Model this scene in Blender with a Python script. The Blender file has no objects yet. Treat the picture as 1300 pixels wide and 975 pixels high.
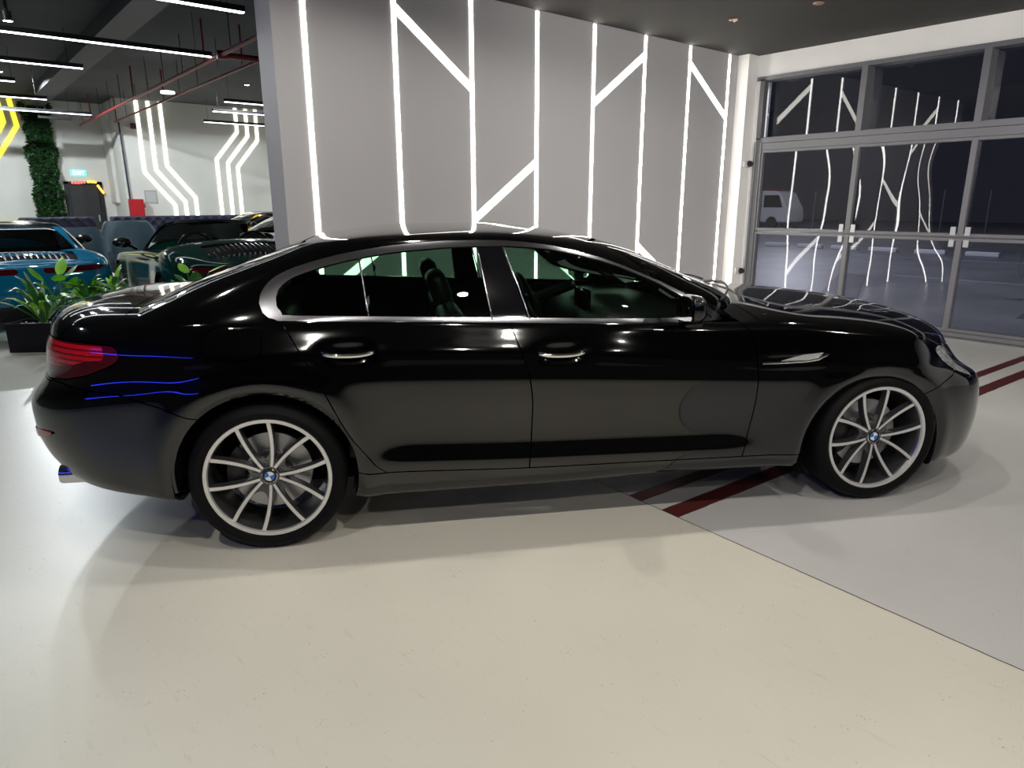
import bpy, bmesh, math, random
import numpy as np
from mathutils import Vector, Matrix, Euler
random.seed(7)
rng = np.random.default_rng(7)
SC = bpy.context.scene
COL = SC.collection
PI = math.pi

# ------------------------------------------------------------------ materials
def mat(name, col=(.5, .5, .5), rough=.5, metal=0., spec=.5, coat=0., coat_rough=.03, emit=None, estr=0., trans=0., ior=1.5, alpha=1.):
    m = bpy.data.materials.new(name); m.use_nodes = True
    b = m.node_tree.nodes['Principled BSDF']
    b.inputs['Base Color'].default_value = (*col, 1)
    b.inputs['Roughness'].default_value = rough
    b.inputs['Metallic'].default_value = metal
    b.inputs['Specular IOR Level'].default_value = spec
    b.inputs['Coat Weight'].default_value = coat
    b.inputs['Coat Roughness'].default_value = coat_rough
    b.inputs['IOR'].default_value = ior
    b.inputs['Transmission Weight'].default_value = trans
    if emit:
        b.inputs['Emission Color'].default_value = (*emit, 1)
        b.inputs['Emission Strength'].default_value = estr
    return m

class NT:
    """small helper to wire nodes"""
    def __init__(s, m):
        s.t = m.node_tree; s.b = s.t.nodes.get('Principled BSDF')
    def n(s, typ, **kw):
        nd = s.t.nodes.new(typ)
        for k, v in kw.items(): setattr(nd, k, v)
        return nd
    def l(s, a, b): s.t.links.new(a, b)
    def math(s, op, a, b=None, c=None, clamp=False):
        nd = s.n('ShaderNodeMath', operation=op); nd.use_clamp = clamp
        for i, v in enumerate((a, b, c)):
            if v is None: continue
            if isinstance(v, (int, float)): nd.inputs[i].default_value = v
            else: s.l(v, nd.inputs[i])
        return nd.outputs[0]
    def mix(s, fac, a, b):
        nd = s.n('ShaderNodeMix', data_type='RGBA')
        for idx, v in ((0, fac), (6, a), (7, b)):
            if isinstance(v, (int, float)): nd.inputs[idx].default_value = v
            elif isinstance(v, tuple): nd.inputs[idx].default_value = (*v, 1)
            else: s.l(v, nd.inputs[idx])
        return nd.outputs[2]
    def coord(s, kind='Object'):
        return s.n('ShaderNodeTexCoord').outputs[kind]
    def noise(s, vec, scale, detail=4, rough=.5, dist=0.):
        nd = s.n('ShaderNodeTexNoise'); nd.inputs['Scale'].default_value = scale
        nd.inputs['Detail'].default_value = detail; nd.inputs['Roughness'].default_value = rough
        nd.inputs['Distortion'].default_value = dist
        s.l(vec, nd.inputs['Vector']); return nd.outputs[0]
    def ramp(s, fac, stops):
        nd = s.n('ShaderNodeValToRGB'); cr = nd.color_ramp
        while len(cr.elements) < len(stops): cr.elements.new(.5)
        for e, (p, c) in zip(cr.elements, stops):
            e.position = p; e.color = (*c, 1) if len(c) == 3 else c
        s.l(fac, nd.inputs[0]); return nd.outputs[0]
    def bump(s, h, strength=.1, dist=.01):
        nd = s.n('ShaderNodeBump'); nd.inputs['Strength'].default_value = strength
        nd.inputs['Distance'].default_value = dist; s.l(h, nd.inputs['Height'])
        s.l(nd.outputs[0], s.b.inputs['Normal']); return nd
    def xyz(s, vec):
        nd = s.n('ShaderNodeSeparateXYZ'); s.l(vec, nd.inputs[0]); return nd.outputs

def glass_mat(name, tint, ior=1.5, wave=None, rough=0., boost=1.0):
    """thin pane: tinted see-through with a fresnel mirror on top"""
    m = bpy.data.materials.new(name); m.use_nodes = True
    t = m.node_tree; t.nodes.clear(); N = NT(m)
    out = N.n('ShaderNodeOutputMaterial'); mx = N.n('ShaderNodeMixShader')
    tr = N.n('ShaderNodeBsdfTransparent'); gl = N.n('ShaderNodeBsdfGlossy'); fr = N.n('ShaderNodeFresnel')
    tr.inputs[0].default_value = (*tint, 1); gl.inputs['Roughness'].default_value = rough
    fr.inputs[0].default_value = ior
    fac = fr.outputs[0]
    if boost != 1.0: fac = N.math('MULTIPLY', fac, boost, clamp=True)
    N.l(fac, mx.inputs[0]); N.l(tr.outputs[0], mx.inputs[1]); N.l(gl.outputs[0], mx.inputs[2])
    N.l(mx.outputs[0], out.inputs[0])
    if wave:
        sc, st = wave
        co = N.coord('Object')
        mp = N.n('ShaderNodeMapping'); mp.inputs['Scale'].default_value = (1, 1.0, .8)
        N.l(co, mp.inputs[0])
        nz = N.noise(mp.outputs[0], sc, 1, .3)
        bp = N.n('ShaderNodeBump'); bp.inputs['Strength'].default_value = 1; bp.inputs['Distance'].default_value = st
        N.l(nz, bp.inputs['Height']); N.l(bp.outputs[0], gl.inputs['Normal'])
    return m

# ------------------------------------------------------------------ objects
def tag(o, label=None, cat=None, group=None, kind=None):
    if label: o['label'] = label
    if cat: o['category'] = cat
    if group: o['group'] = group
    if kind: o['kind'] = kind
    return o
def empty(name, loc=(0, 0, 0), rz=0, label=None, cat=None, group=None):
    o = bpy.data.objects.new(name, None); COL.objects.link(o)
    o.empty_display_size = .1
    o.location = loc; o.rotation_euler = (0, 0, rz)
    return tag(o, label, cat, group)
def mesh_obj(name, V, F, m, parent=None, smooth=False, loc=None, mats=None, mi=None, auto=None):
    me = bpy.data.meshes.new(name); me.from_pydata([tuple(map(float, v)) for v in V], [], [tuple(map(int, f)) for f in F])
    me.validate(); me.update()
    for mm in (mats or [m]): me.materials.append(mm)
    if mi is not None: me.polygons.foreach_set('material_index', list(mi))
    if smooth: me.polygons.foreach_set('use_smooth', [True] * len(me.polygons))
    o = bpy.data.objects.new(name, me); COL.objects.link(o)
    if smooth and auto is not None: me.set_sharp_from_angle(angle=math.radians(auto))
    if parent: o.parent = parent
    if loc is not None: o.location = loc
    return o
def bm_obj(name, bm, m, parent=None, smooth=False, auto=None, loc=None, rz=None, mats=None):
    me = bpy.data.meshes.new(name); bmesh.ops.recalc_face_normals(bm, faces=bm.faces); bm.to_mesh(me); bm.free()
    for mm in (mats or [m]): me.materials.append(mm)
    if smooth:
        me.polygons.foreach_set('use_smooth', [True] * len(me.polygons))
        if auto is not None: me.set_sharp_from_angle(angle=math.radians(auto))
    o = bpy.data.objects.new(name, me); COL.objects.link(o)
    if parent: o.parent = parent
    if loc is not None: o.location = loc
    if rz is not None: o.rotation_euler = (0, 0, rz)
    return o
def struct(o): o['kind'] = 'structure'; return o

def box(bm, lo, hi, bev=0., seg=1, M=None, mi=0):
    c = [(a + b) / 2 for a, b in zip(lo, hi)]; s = [abs(b - a) for a, b in zip(lo, hi)]
    r = bmesh.ops.create_cube(bm, size=1); vs = r['verts']
    for v in vs: v.co = Vector((v.co.x * s[0] + c[0], v.co.y * s[1] + c[1], v.co.z * s[2] + c[2]))
    es = list({e for v in vs for e in v.link_edges}); fs = list({f for v in vs for f in v.link_faces})
    if bev > 0:
        r2 = bmesh.ops.bevel(bm, geom=es, offset=min(bev, min(s) * .49), segments=seg, profile=.5, affect='EDGES')
        vs = list({v for f in r2['faces'] for v in f.verts} | {v for v in vs if v.is_valid})
        fs = list({f for v in vs for f in v.link_faces})
    if M is not None:
        for v in vs: v.co = M @ v.co
    for f in fs:
        if f.is_valid: f.material_index = mi
    return vs
def tube(bm, pts, r, n=8, cap=True, mi=0, closed=False):
    pts = [Vector(p) for p in pts]; rings = []
    rr = r if isinstance(r, (list, tuple)) else [r] * len(pts)
    prev = None
    L = len(pts)
    for i, p in enumerate(pts):
        if closed: d = (pts[(i + 1) % L] - pts[i - 1]).normalized()
        else: d = (pts[min(i + 1, L - 1)] - pts[max(i - 1, 0)]).normalized()
        if prev is None:
            a = Vector((0, 0, 1)) if abs(d.z) < .9 else Vector((1, 0, 0))
            u = d.cross(a).normalized()
        else: u = (prev - d * prev.dot(d)).normalized()
        prev = u; w = d.cross(u)
        rings.append([bm.verts.new(p + (u * math.cos(2 * PI * k / n) + w * math.sin(2 * PI * k / n)) * rr[i]) for k in range(n)])
    for i in range(L if closed else L - 1):
        a, b = rings[i], rings[(i + 1) % L]
        for k in range(n):
            f = bm.faces.new((a[k], a[(k + 1) % n], b[(k + 1) % n], b[k])); f.material_index = mi
    if cap and not closed:
        for rg in (rings[0][::-1], rings[-1]):
            f = bm.faces.new(rg); f.material_index = mi
    return rings
def lathe(bm, prof, n=48, axis='y', c=(0, 0, 0), closed=False, mi=0):
    """prof: list of (radius, height along axis)"""
    rings = []
    for r, h in prof:
        ring = []
        for k in range(n):
            a = 2 * PI * k / n; ca, sa = math.cos(a) * r, math.sin(a) * r
            p = (ca, h, sa) if axis == 'y' else ((ca, sa, h) if axis == 'z' else (h, ca, sa))
            ring.append(bm.verts.new(Vector(p) + Vector(c)))
        rings.append(ring)
    m = len(rings)
    for i in range(m if closed else m - 1):
        a, b = rings[i], rings[(i + 1) % m]
        for k in range(n):
            f = bm.faces.new((a[k], a[(k + 1) % n], b[(k + 1) % n], b[k])); f.material_index = mi
    return rings
def prism(bm, pts, lo, hi, axis='y', M=None, mi=0):
    """extrude 2D polygon; axis y: pts are (x,z)"""
    def mk(p, h):
        if axis == 'y': v = Vector((p[0], h, p[1]))
        elif axis == 'x': v = Vector((h, p[0], p[1]))
        else: v = Vector((p[0], p[1], h))
        return bm.verts.new(M @ v if M is not None else v)
    a = [mk(p, lo) for p in pts]; b = [mk(p, hi) for p in pts]
    n = len(pts); fs = [bm.faces.new(a), bm.faces.new(b[::-1])]
    for i in range(n): fs.append(bm.faces.new((a[i], b[i], b[(i + 1) % n], a[(i + 1) % n])))
    for f in fs: f.material_index = mi
    return a + b

# ------------------------------------------------------------------ numeric helpers
def pchip(xs, ys):
    xs = np.array(xs, float); ys = np.array(ys, float)
    h = np.diff(xs); d = np.diff(ys) / h; m = np.zeros(len(xs))
    if len(xs) > 2:
        for i in range(1, len(xs) - 1):
            if d[i - 1] * d[i] > 0:
                w1 = 2 * h[i] + h[i - 1]; w2 = h[i] + 2 * h[i - 1]
                m[i] = (w1 + w2) / (w1 / d[i - 1] + w2 / d[i])
    m[0] = d[0]; m[-1] = d[-1]
    def f(x):
        x = np.asarray(x, float); xc = np.clip(x, xs[0], xs[-1])
        i = np.clip(np.searchsorted(xs, xc) - 1, 0, len(xs) - 2)
        t = (xc - xs[i]) / h[i]
        r = ((2*t**3-3*t**2+1)*ys[i] + (t**3-2*t**2+t)*h[i]*m[i] + (-2*t**3+3*t**2)*ys[i+1] + (t**3-t**2)*h[i]*m[i+1])
        return r
    return f
def smoothf(pts, win=.07):
    if isinstance(pts, (int, float)): return lambda x: np.full(np.shape(x), float(pts))
    f = pchip([p[0] for p in pts], [p[1] for p in pts])
    k = np.linspace(-1, 1, 9); w = (1 - k**2) + .05; w /= w.sum()
    lo, hi = pts[0][0], pts[-1][0]
    def g(x):
        x = np.asarray(x, float)
        ww = np.minimum(win, np.maximum(0, np.minimum(x - lo, hi - x)))
        return sum(wi * f(x + ki * ww) for wi, ki in zip(w, k))
    return g
def poly_sd(P, poly):
    """signed distance, positive inside. P (N,2)"""
    poly = np.array(poly, float); n = len(poly); P = np.asarray(P, float)
    d = np.full(len(P), 1e9); ins = np.zeros(len(P), bool)
    for i in range(n):
        a = poly[i]; b = poly[(i + 1) % n]; e = b - a; w = P - a
        t = np.clip((w @ e) / (e @ e + 1e-12), 0, 1)
        q = w - t[:, None] * e; d = np.minimum(d, (q**2).sum(1))
        c = (a[1] > P[:, 1]) != (b[1] > P[:, 1])
        with np.errstate(divide='ignore', invalid='ignore'):
            xx = (b[0] - a[0]) * (P[:, 1] - a[1]) / (b[1] - a[1] + 1e-15) + a[0]
        ins ^= c & (P[:, 0] < xx)
    d = np.sqrt(d); return np.where(ins, d, -d)
def round_poly(poly, r, seg=5):
    out = []; n = len(poly)
    for i in range(n):
        p0, p, p1 = (np.array(poly[i - 1], float), np.array(poly[i], float), np.array(poly[(i + 1) % n], float))
        rr = r[i] if isinstance(r, (list, tuple)) else r
        a = p0 - p; b = p1 - p; la, lb = np.linalg.norm(a), np.linalg.norm(b)
        k = min(rr, la * .49, lb * .49)
        if k < 1e-4: out.append(tuple(p)); continue
        A = p + a / la * k; B = p + b / lb * k
        for s in range(seg + 1):
            t = s / seg; q = (1-t)**2 * A + 2*t*(1-t) * p + t*t * B; out.append(tuple(q))
    return out

# ------------------------------------------------------------------ lofted car surfaces
class Piece:
    """triangle soup with attributes, cut along level sets"""
    def __init__(s, V, N, A, T): s.V, s.N, s.A, s.T = V, N, A, T
    def split(s, f, both=True):
        """return (positive, negative) pieces; f per-vertex"""
        f = np.where(np.abs(f) < 1e-7, 1e-7, f)
        pos = f > 0; tp = pos[s.T]; cnt = tp.sum(1)
        allv = [s.V]; alln = [s.N]; alla = [s.A]; nb = len(s.V)
        Tp = [s.T[cnt == 3]]; Tn = [s.T[cnt == 0]]
        cross = s.T[(cnt == 1) | (cnt == 2)]
        newid = {}; nv = []; nn = []; na = []
        def cut(a, b):
            key = (a, b) if a < b else (b, a)
            if key in newid: return newid[key]
            a, b = key; t = f[a] / (f[a] - f[b])
            nv.append(s.V[a] + t * (s.V[b] - s.V[a])); n_ = s.N[a] + t * (s.N[b] - s.N[a]); nn.append(n_ / (np.linalg.norm(n_) + 1e-12))
            na.append(s.A[a] + t * (s.A[b] - s.A[a])); newid[key] = nb + len(nv) - 1
            return newid[key]
        ap, an = [], []
        for tri in cross:
            a, b, c = (int(q) for q in tri); pa, pb, pc = pos[a], pos[b], pos[c]
            # rotate so that a is the odd one out
            if pb != pa and pb != pc: a, b, c = b, c, a
            elif pc != pa and pc != pb: a, b, c = c, a, b
            ab = cut(a, b); ac = cut(a, c)
            one = [(a, ab, ac)]; two = [(ab, b, c), (ab, c, ac)]
            if pos[a]: ap += one; an += two
            else: an += one; ap += two
        if nv:
            allv.append(np.array(nv)); alln.append(np.array(nn)); alla.append(np.array(na))
        if ap: Tp.append(np.array(ap)); 
        if an: Tn.append(np.array(an))
        V = np.concatenate(allv); N = np.concatenate(alln); A = np.concatenate(alla)
        return Piece(V, N, A, np.concatenate(Tp)).compact(), Piece(V, N, A, np.concatenate(Tn)).compact()
    def compact(s):
        if len(s.T) == 0: return Piece(s.V[:0], s.N[:0], s.A[:0], s.T.reshape(0, 3).astype(int))
        u, inv = np.unique(s.T.ravel(), return_inverse=True)
        return Piece(s.V[u], s.N[u], s.A[u], inv.reshape(-1, 3))
    def offset(s, d): return Piece(s.V + s.N * d, s.N, s.A, s.T)
    def mirror(s):
        k = np.array([1, -1, 1.])
        return Piece(s.V * k, s.N * k, s.A, s.T[:, ::-1])
    def join(s, o):
        n = len(s.V); return Piece(np.concatenate([s.V, o.V]), np.concatenate([s.N, o.N]), np.concatenate([s.A, o.A]), np.concatenate([s.T, o.T + n]))
    def weld(s, tol=2e-5):
        key = np.round(s.V / tol).astype(np.int64)
        _, idx, inv = np.unique(key, axis=0, return_index=True, return_inverse=True)
        inv = inv.ravel(); T = inv[s.T]
        ok = (T[:, 0] != T[:, 1]) & (T[:, 1] != T[:, 2]) & (T[:, 0] != T[:, 2])
        return Piece(s.V[idx], s.N[idx], s.A[idx], T[ok])

def biggest(pc):
    """keep only the largest connected patch"""
    pc = pc.weld(); par = list(range(len(pc.V)))
    def find(i):
        while par[i] != i: par[i] = par[par[i]]; i = par[i]
        return i
    for a, b, c in pc.T:
        ra, rb, rc = find(a), find(b), find(c); par[rb] = ra; par[find(rc)] = ra
    r = np.array([find(t[0]) for t in pc.T]); u, c = np.unique(r, return_counts=True)
    return Piece(pc.V, pc.N, pc.A, pc.T[r == u[c.argmax()]]).compact()
def piece_obj(name, pc, m, parent=None, flange=.015, flip=False, ctr=None):
    pc = pc.weld()
    # orient triangles with the normals
    T = pc.T.copy(); V, N = pc.V, pc.N
    fn = np.cross(V[T[:, 1]] - V[T[:, 0]], V[T[:, 2]] - V[T[:, 0]])
    ar = np.linalg.norm(fn, axis=1); T = T[ar > 1e-12]; fn = fn[ar > 1e-12]
    bad = (fn * N[T].sum(1)).sum(1) < 0; T[bad] = T[bad][:, ::-1]
    VV = V; NN = N.copy()
    if flip: T = T[:, ::-1]; NN = -NN
    extraV = []; extraN = []; extraT = []
    if flange:
        from collections import Counter
        E = np.concatenate([T[:, [0, 1]], T[:, [1, 2]], T[:, [2, 0]]])
        ks = np.sort(E, axis=1); key = ks[:, 0].astype(np.int64) * 10**7 + ks[:, 1]
        u, inv, c = np.unique(key, return_inverse=True, return_counts=True)
        B = E[c[inv.ravel()] == 1]; base = len(VV)
        for a, b in B:
            if abs(V[a][1]) < 1e-4 and abs(V[b][1]) < 1e-4: continue
            e = V[b] - V[a]; nm = np.cross(e, NN[a]); L = np.linalg.norm(nm)
            if L < 1e-9: continue
            nm = nm / L; k = base + len(extraV)
            extraV += [V[a], V[b], V[b] - NN[b] * flange, V[a] - NN[a] * flange]
            extraN += [nm] * 4
            extraT += [(k + 1, k, k + 3), (k + 1, k + 3, k + 2)]
    if extraV:
        VV = np.concatenate([VV, np.array(extraV)]); NN = np.concatenate([NN, np.array(extraN)])
        T = np.concatenate([T, np.array(extraT)])
    me = bpy.data.meshes.new(name)
    me.vertices.add(len(VV)); me.vertices.foreach_set('co', VV.astype(np.float32).ravel())
    me.loops.add(len(T) * 3); me.loops.foreach_set('vertex_index', T.astype(np.int32).ravel())
    me.polygons.add(len(T)); me.polygons.foreach_set('loop_start', np.arange(0, len(T) * 3, 3, dtype=np.int32))
    me.update(calc_edges=True)
    me.polygons.foreach_set('use_smooth', [True] * len(T))
    me.normals_split_custom_set_from_vertices([tuple(n) for n in NN])
    me.materials.append(m)
    o = bpy.data.objects.new(name, me); COL.objects.link(o)
    if parent: o.parent = parent
    return o

def end_curve(n, a, w, cnt):
    """superellipse end: returns (fraction along the length, width factor) evenly spaced by arc, from tip to side"""
    ph = np.linspace(PI / 2, 0, 4000)
    fx = np.sin(ph) ** (2 / n); E = np.cos(ph).clip(0) ** (2 / n)
    X, Y = a * fx, w * E
    s = np.concatenate([[0], np.cumsum(np.hypot(np.diff(X), np.diff(Y)))])
    q = np.linspace(0, s[-1], cnt)
    return np.interp(q, s, fx), np.interp(q, s, E), q
def bspline_rows(J, per):
    """clamped cubic B-spline basis: J controls -> rows"""
    p = 3; kn = np.concatenate([[0] * p, np.linspace(0, J - p, J - p + 1), [J - p] * p])
    U = np.linspace(0, J - p, (J - p) * per + 1); U[-1] -= 1e-9
    B = np.zeros((len(U), J + p))
    for i in range(J + p): B[:, i] = (U >= kn[i]) & (U < kn[i + 1])
    for q in range(1, p + 1):
        Bn = np.zeros((len(U), J + p - q))
        for i in range(J + p - q):
            d1 = kn[i + q] - kn[i]; d2 = kn[i + q + 1] - kn[i + 1]
            if d1 > 0: Bn[:, i] += (U - kn[i]) / d1 * B[:, i]
            if d2 > 0: Bn[:, i] += (kn[i + q + 1] - U) / d2 * B[:, i + 1]
        B = Bn
    g = np.array([(kn[i + 1] + kn[i + 2] + kn[i + 3]) / 3 for i in range(J)])   # Greville abscissae
    rowu = np.interp(U, g, np.arange(J))       # in control-index units
    return B, rowu

def loft(levels, x0r, x0f, nr, nf, cnt_r=46, cnt_f=46, cnt_m=130, per=5, disp=None):
    """levels: dict(z=..., w=..., xr=, xf=) bottom to top. Builds the half body on the y<0 side.
    attributes per vertex: x, z, level index, arc length along the ring"""
    fr, Er, qr = end_curve(nr, abs(x0r - levels[len(levels)//2]['xr']), .93, cnt_r)
    ff, Ef, qf = end_curve(nf, abs(levels[len(levels)//2]['xf'] - x0f), .93, cnt_f)
    xm = np.linspace(x0r, x0f, cnt_m)[1:-1]
    nc = cnt_r + len(xm) + cnt_f
    X = np.zeros((nc, len(levels))); Y = X.copy(); Z = X.copy()
    for j, L in enumerate(levels):
        xx = np.concatenate([x0r - fr * (x0r - L['xr']), xm, (x0f + ff * (L['xf'] - x0f))[::-1]])
        EE = np.concatenate([Er, np.ones(len(xm)), Ef[::-1]])
        X[:, j] = xx; Y[:, j] = -smoothf(L['w'])(xx) * EE; Z[:, j] = smoothf(L['z'])(xx)
    B, rowu = bspline_rows(len(levels), per)
    P = np.stack([X @ B.T, Y @ B.T, Z @ B.T], -1)          # cols, rows, 3
    jm = len(levels) // 3
    S = np.concatenate([qr, qr[-1] + (xm - x0r), qr[-1] + (x0f - x0r) + (qf[-1] - qf[::-1])]) - qr[-1] + x0r   # s == x on the straight flank
    if disp is not None: P = disp(P)
    dt = np.zeros_like(P); dt[1:-1] = P[2:] - P[:-2]; dt[0] = P[1] - P[0]; dt[-1] = P[-1] - P[-2]
    dt[0] = (0, -1e-3, 0); dt[-1] = (0, 1e-3, 0)
    dv = np.zeros_like(P); dv[:, 1:-1] = P[:, 2:] - P[:, :-2]; dv[:, 0] = P[:, 1] - P[:, 0]; dv[:, -1] = P[:, -1] - P[:, -2]
    N = np.cross(dt, dv); ln = np.linalg.norm(N, axis=-1, keepdims=True)
    N = N / np.maximum(ln, 1e-9)
    # outward is -y on the flank / +z on top
    mid = N[nc // 2, len(rowu) // 3]
    if mid[1] > 0: N = -N
    m = ln[..., 0] < 1e-8
    N[m] = (0, 0, 1)
    top = levels[-1]['w'] == 0
    if top: N[:, -1, 1] = 0; N[:, -1] /= np.maximum(np.linalg.norm(N[:, -1], axis=-1, keepdims=True), 1e-9)
    nr_, nv_ = P.shape[:2]
    A = np.stack([P[..., 0], P[..., 2], np.broadcast_to(rowu, (nr_, nv_)), np.broadcast_to(S[:, None], (nr_, nv_))], -1)
    idx = np.arange(nr_ * nv_).reshape(nr_, nv_)
    a, b, c, d = idx[:-1, :-1].ravel(), idx[1:, :-1].ravel(), idx[1:, 1:].ravel(), idx[:-1, 1:].ravel()
    T = np.concatenate([np.stack([a, b, c], 1), np.stack([a, c, d], 1)])
    return Piece(P.reshape(-1, 3), N.reshape(-1, 3), A.reshape(-1, 4), T).weld()
# ------------------------------------------------------------------ shared materials
M = {}
M['paint'] = mat('gloss black paint', (.0006, .0006, .0008), .06, coat=.6, coat_rough=.01)
M['chrome'] = mat('satin chrome', (.36, .36, .385), .2, 1.)
M['bright_chrome'] = mat('bright chrome', (.85, .85, .86), .07, 1.)
M['gloss_trim'] = mat('gloss black trim', (.004, .004, .005), .08)
M['black_plastic'] = mat('black plastic', (.012, .012, .013), .45)
M['liner'] = mat('dark lining', (.006, .006, .006), .9, spec=.1)
M['leather'] = mat('black leather', (.012, .012, .013), .4)
M['rubber'] = mat('tyre rubber', (.005, .005, .0055), .6, spec=.12)
n_ = NT(M['rubber']); n_.bump(n_.noise(n_.coord(), 60, 3), .15, .002)
M['rim_face'] = mat('machined alloy', (.80, .79, .78), .3, .75)
M['rim_dark'] = mat('dark alloy', (.16, .16, .165), .3, .85)
M['disc'] = mat('steel brake disc', (.42, .42, .43), .33, .95)
M['caliper'] = mat('black caliper', (.018, .018, .02), .4)
M['side_glass'] = glass_mat('green tinted side glass', (.34, .50, .40), 1.5)
M['wind_glass'] = glass_mat('windscreen glass', (.5, .62, .55), 1.5)
M['dark_glass'] = glass_mat('dark rear glass', (.12, .15, .14), 1.5)
M['red_lens'] = mat('red lamp lens', (.38, .004, .012), .12, coat=1., coat_rough=.02)
M['dark_red_lens'] = mat('smoked red lens', (.06, .002, .006), .08, coat=1., coat_rough=.02)
M['head_lens'] = glass_mat('clear lamp lens', (.93, .94, .95), 1.4)
M['white'] = mat('white enamel', (.8, .8, .8), .3)
M['blue'] = mat('blue enamel', (.02, .15, .55), .3)

def poly_band(outer, inner): return None

# ------------------------------------------------------------------ the black four-door coupe
TH = 0.5171665550379227
car = empty('four_door_coupe', (0, 0, 0), -TH, 'large glossy black four-door coupe with silver alloy wheels, parked before the grey light wall', 'car')

RA_R = (0.0, .337, .386); RA_F = (2.93, .29, .377)
def arch_r(x, z, c): return np.hypot(x - c[0], z - c[1])
def K(*p): return [(p[i], p[i + 1]) for i in range(0, len(p), 2)]

z_bot = K(-1.2,.30, -.95,.285, -.6,.265, -.40,.25, -.30,.20, .2,.198, 1.3,.20, 1.8,.212, 2.5,.205, 2.9,.2, 3.3,.155, 3.6,.150, 3.95,.19)
z_door = K(-1.2,.36, -.4,.345, .45,.335, 1.15,.31, 1.77,.30, 2.5,.288, 3.3,.27, 4,.28)
z_cre = K(-1.2,.64, -.9,.675, -.55,.735, 0,.755, .5,.745, 1.2,.72, 1.8,.695, 2.3,.672, 2.7,.66, 3.1,.65, 3.5,.60, 3.95,.56)
z_swg = K(-1.2,.86, -.55,.895, 0,.892, .46,.882, 1.2,.855, 1.8,.80, 2.25,.768, 2.63,.758, 2.9,.742, 3.3,.70, 3.6,.655, 3.95,.60)
z_belt = K(-1.2,.90, -1.,.925, -.8,.96, -.5,.998, -.2,1.014, .07,1.02, 1.0,.992, 1.87,.952, 2.17,.938, 2.4,.932, 2.7,.90, 3.06,.860, 3.3,.822, 3.5,.775, 3.7,.715, 3.95,.665)
def lz(a, b, t):
    xs = sorted({p[0] for p in a} | {p[0] for p in b})
    fa, fb = pchip(*zip(*a)), pchip(*zip(*b))
    return [(x, float(fa(x) * (1 - t) + fb(x) * t)) for x in xs]
def wtab(rear, mid, front, door=None):
    """half width along the car; the door zone may differ"""
    d = mid if door is None else door
    return K(-1.2, rear, -.5, rear, -.1, mid, .35, mid, .62, d, 1.5, d, 2.1, d, 2.45, mid, 3.1, mid, 3.4, front, 3.95, front)
LV = [
 dict(z=z_bot, w=wtab(.80,.76,.80), xr=-1.00, xf=3.80),
 dict(z=z_bot, w=wtab(.893,.872,.885), xr=-1.03, xf=3.845),
 dict(z=lz(z_bot, z_door, .16), w=wtab(.903,.900,.898), xr=-1.05, xf=3.87),
 dict(z=lz(z_bot, z_door, .6), w=wtab(.912,.915,.908), xr=-1.085, xf=3.895),
 dict(z=lz(z_door, z_cre, .0), w=wtab(.916,.925,.912), xr=-1.105, xf=3.905),
 dict(z=lz(z_door, z_cre, .10), w=wtab(.919,.926,.915,.930), xr=-1.125, xf=3.91),
 dict(z=lz(z_door, z_cre, .20), w=wtab(.921,.927,.916,.917), xr=-1.14, xf=3.915),
 dict(z=lz(z_door, z_cre, .34), w=wtab(.923,.930,.917,.903), xr=-1.155, xf=3.92),
 dict(z=lz(z_door, z_cre, .55), w=wtab(.924,.933,.917,.912), xr=-1.165, xf=3.918),
 dict(z=lz(z_door, z_cre, .80), w=wtab(.925,.937,.915,.933), xr=-1.17, xf=3.91),
 dict(z=lz(z_door, z_cre, .97), w=wtab(.923,.942,.911,.941), xr=-1.165, xf=3.895),
 dict(z=lz(z_cre, z_swg, .22), w=wtab(.905,.938,.905,.938), xr=-1.10, xf=3.87),
 dict(z=lz(z_cre, z_swg, .50), w=wtab(.897,.931,.898,.930), xr=-1.075, xf=3.835),
 dict(z=lz(z_cre, z_swg, .82), w=wtab(.893,.933,.890,.929), xr=-1.07, xf=3.79),
 dict(z=lz(z_swg, z_belt, .05), w=wtab(.886,.926,.878,.924), xr=-1.065, xf=3.75),
 dict(z=lz(z_swg, z_belt, .42), w=wtab(.872,.905,.858,.903), xr=-1.06, xf=3.71),
 dict(z=lz(z_swg, z_belt, .80), w=wtab(.852,.888,.835,.886), xr=-1.055, xf=3.68),
 dict(z=lz(z_swg, z_belt, 1.05), w=wtab(.828,.868,.81,.872), xr=-1.05, xf=3.67),
 dict(z=K(-1.2,.935,-1.,.968,-.85,1.0,-.7,1.022,-.5,1.035,-.2,1.04,0,1.02,1.0,.99,1.87,.955,2.17,.952,2.4,.968,2.7,.942,3.06,.903,3.3,.862,3.5,.812,3.7,.742,3.95,.69), w=wtab(.77,.79,.75,.79), xr=-1.055, xf=3.71),
 dict(z=K(-1.2,.955,-1.,1.005,-.9,1.038,-.75,1.058,-.5,1.06,-.2,1.06,0,1.03,1.0,1.0,1.87,.97,2.17,.985,2.4,.995,2.7,.972,3.06,.942,3.3,.910,3.5,.868,3.7,.790,3.95,.72), w=wtab(.58,.60,.56,.60), xr=-1.06, xf=3.745),
 dict(z=K(-1.2,.96,-1.03,1.012,-.93,1.045,-.75,1.068,-.5,1.07,-.2,1.07,0,1.04,1.0,1.0,1.87,.98,2.17,1.005,2.4,1.015,2.7,.992,3.06,.963,3.3,.932,3.5,.893,3.7,.820,3.95,.74), w=wtab(.30,.30,.28,.30), xr=-1.06, xf=3.76),
 dict(z=K(-1.2,.96,-1.03,1.015,-.93,1.048,-.75,1.071,-.5,1.073,-.2,1.073,0,1.04,1.0,1.0,1.87,.98,2.17,1.01,2.4,1.02,2.7,.997,3.06,.968,3.3,.937,3.5,.898,3.7,.825,3.95,.74), w=0., xr=-1.06, xf=3.765),
]
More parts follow.
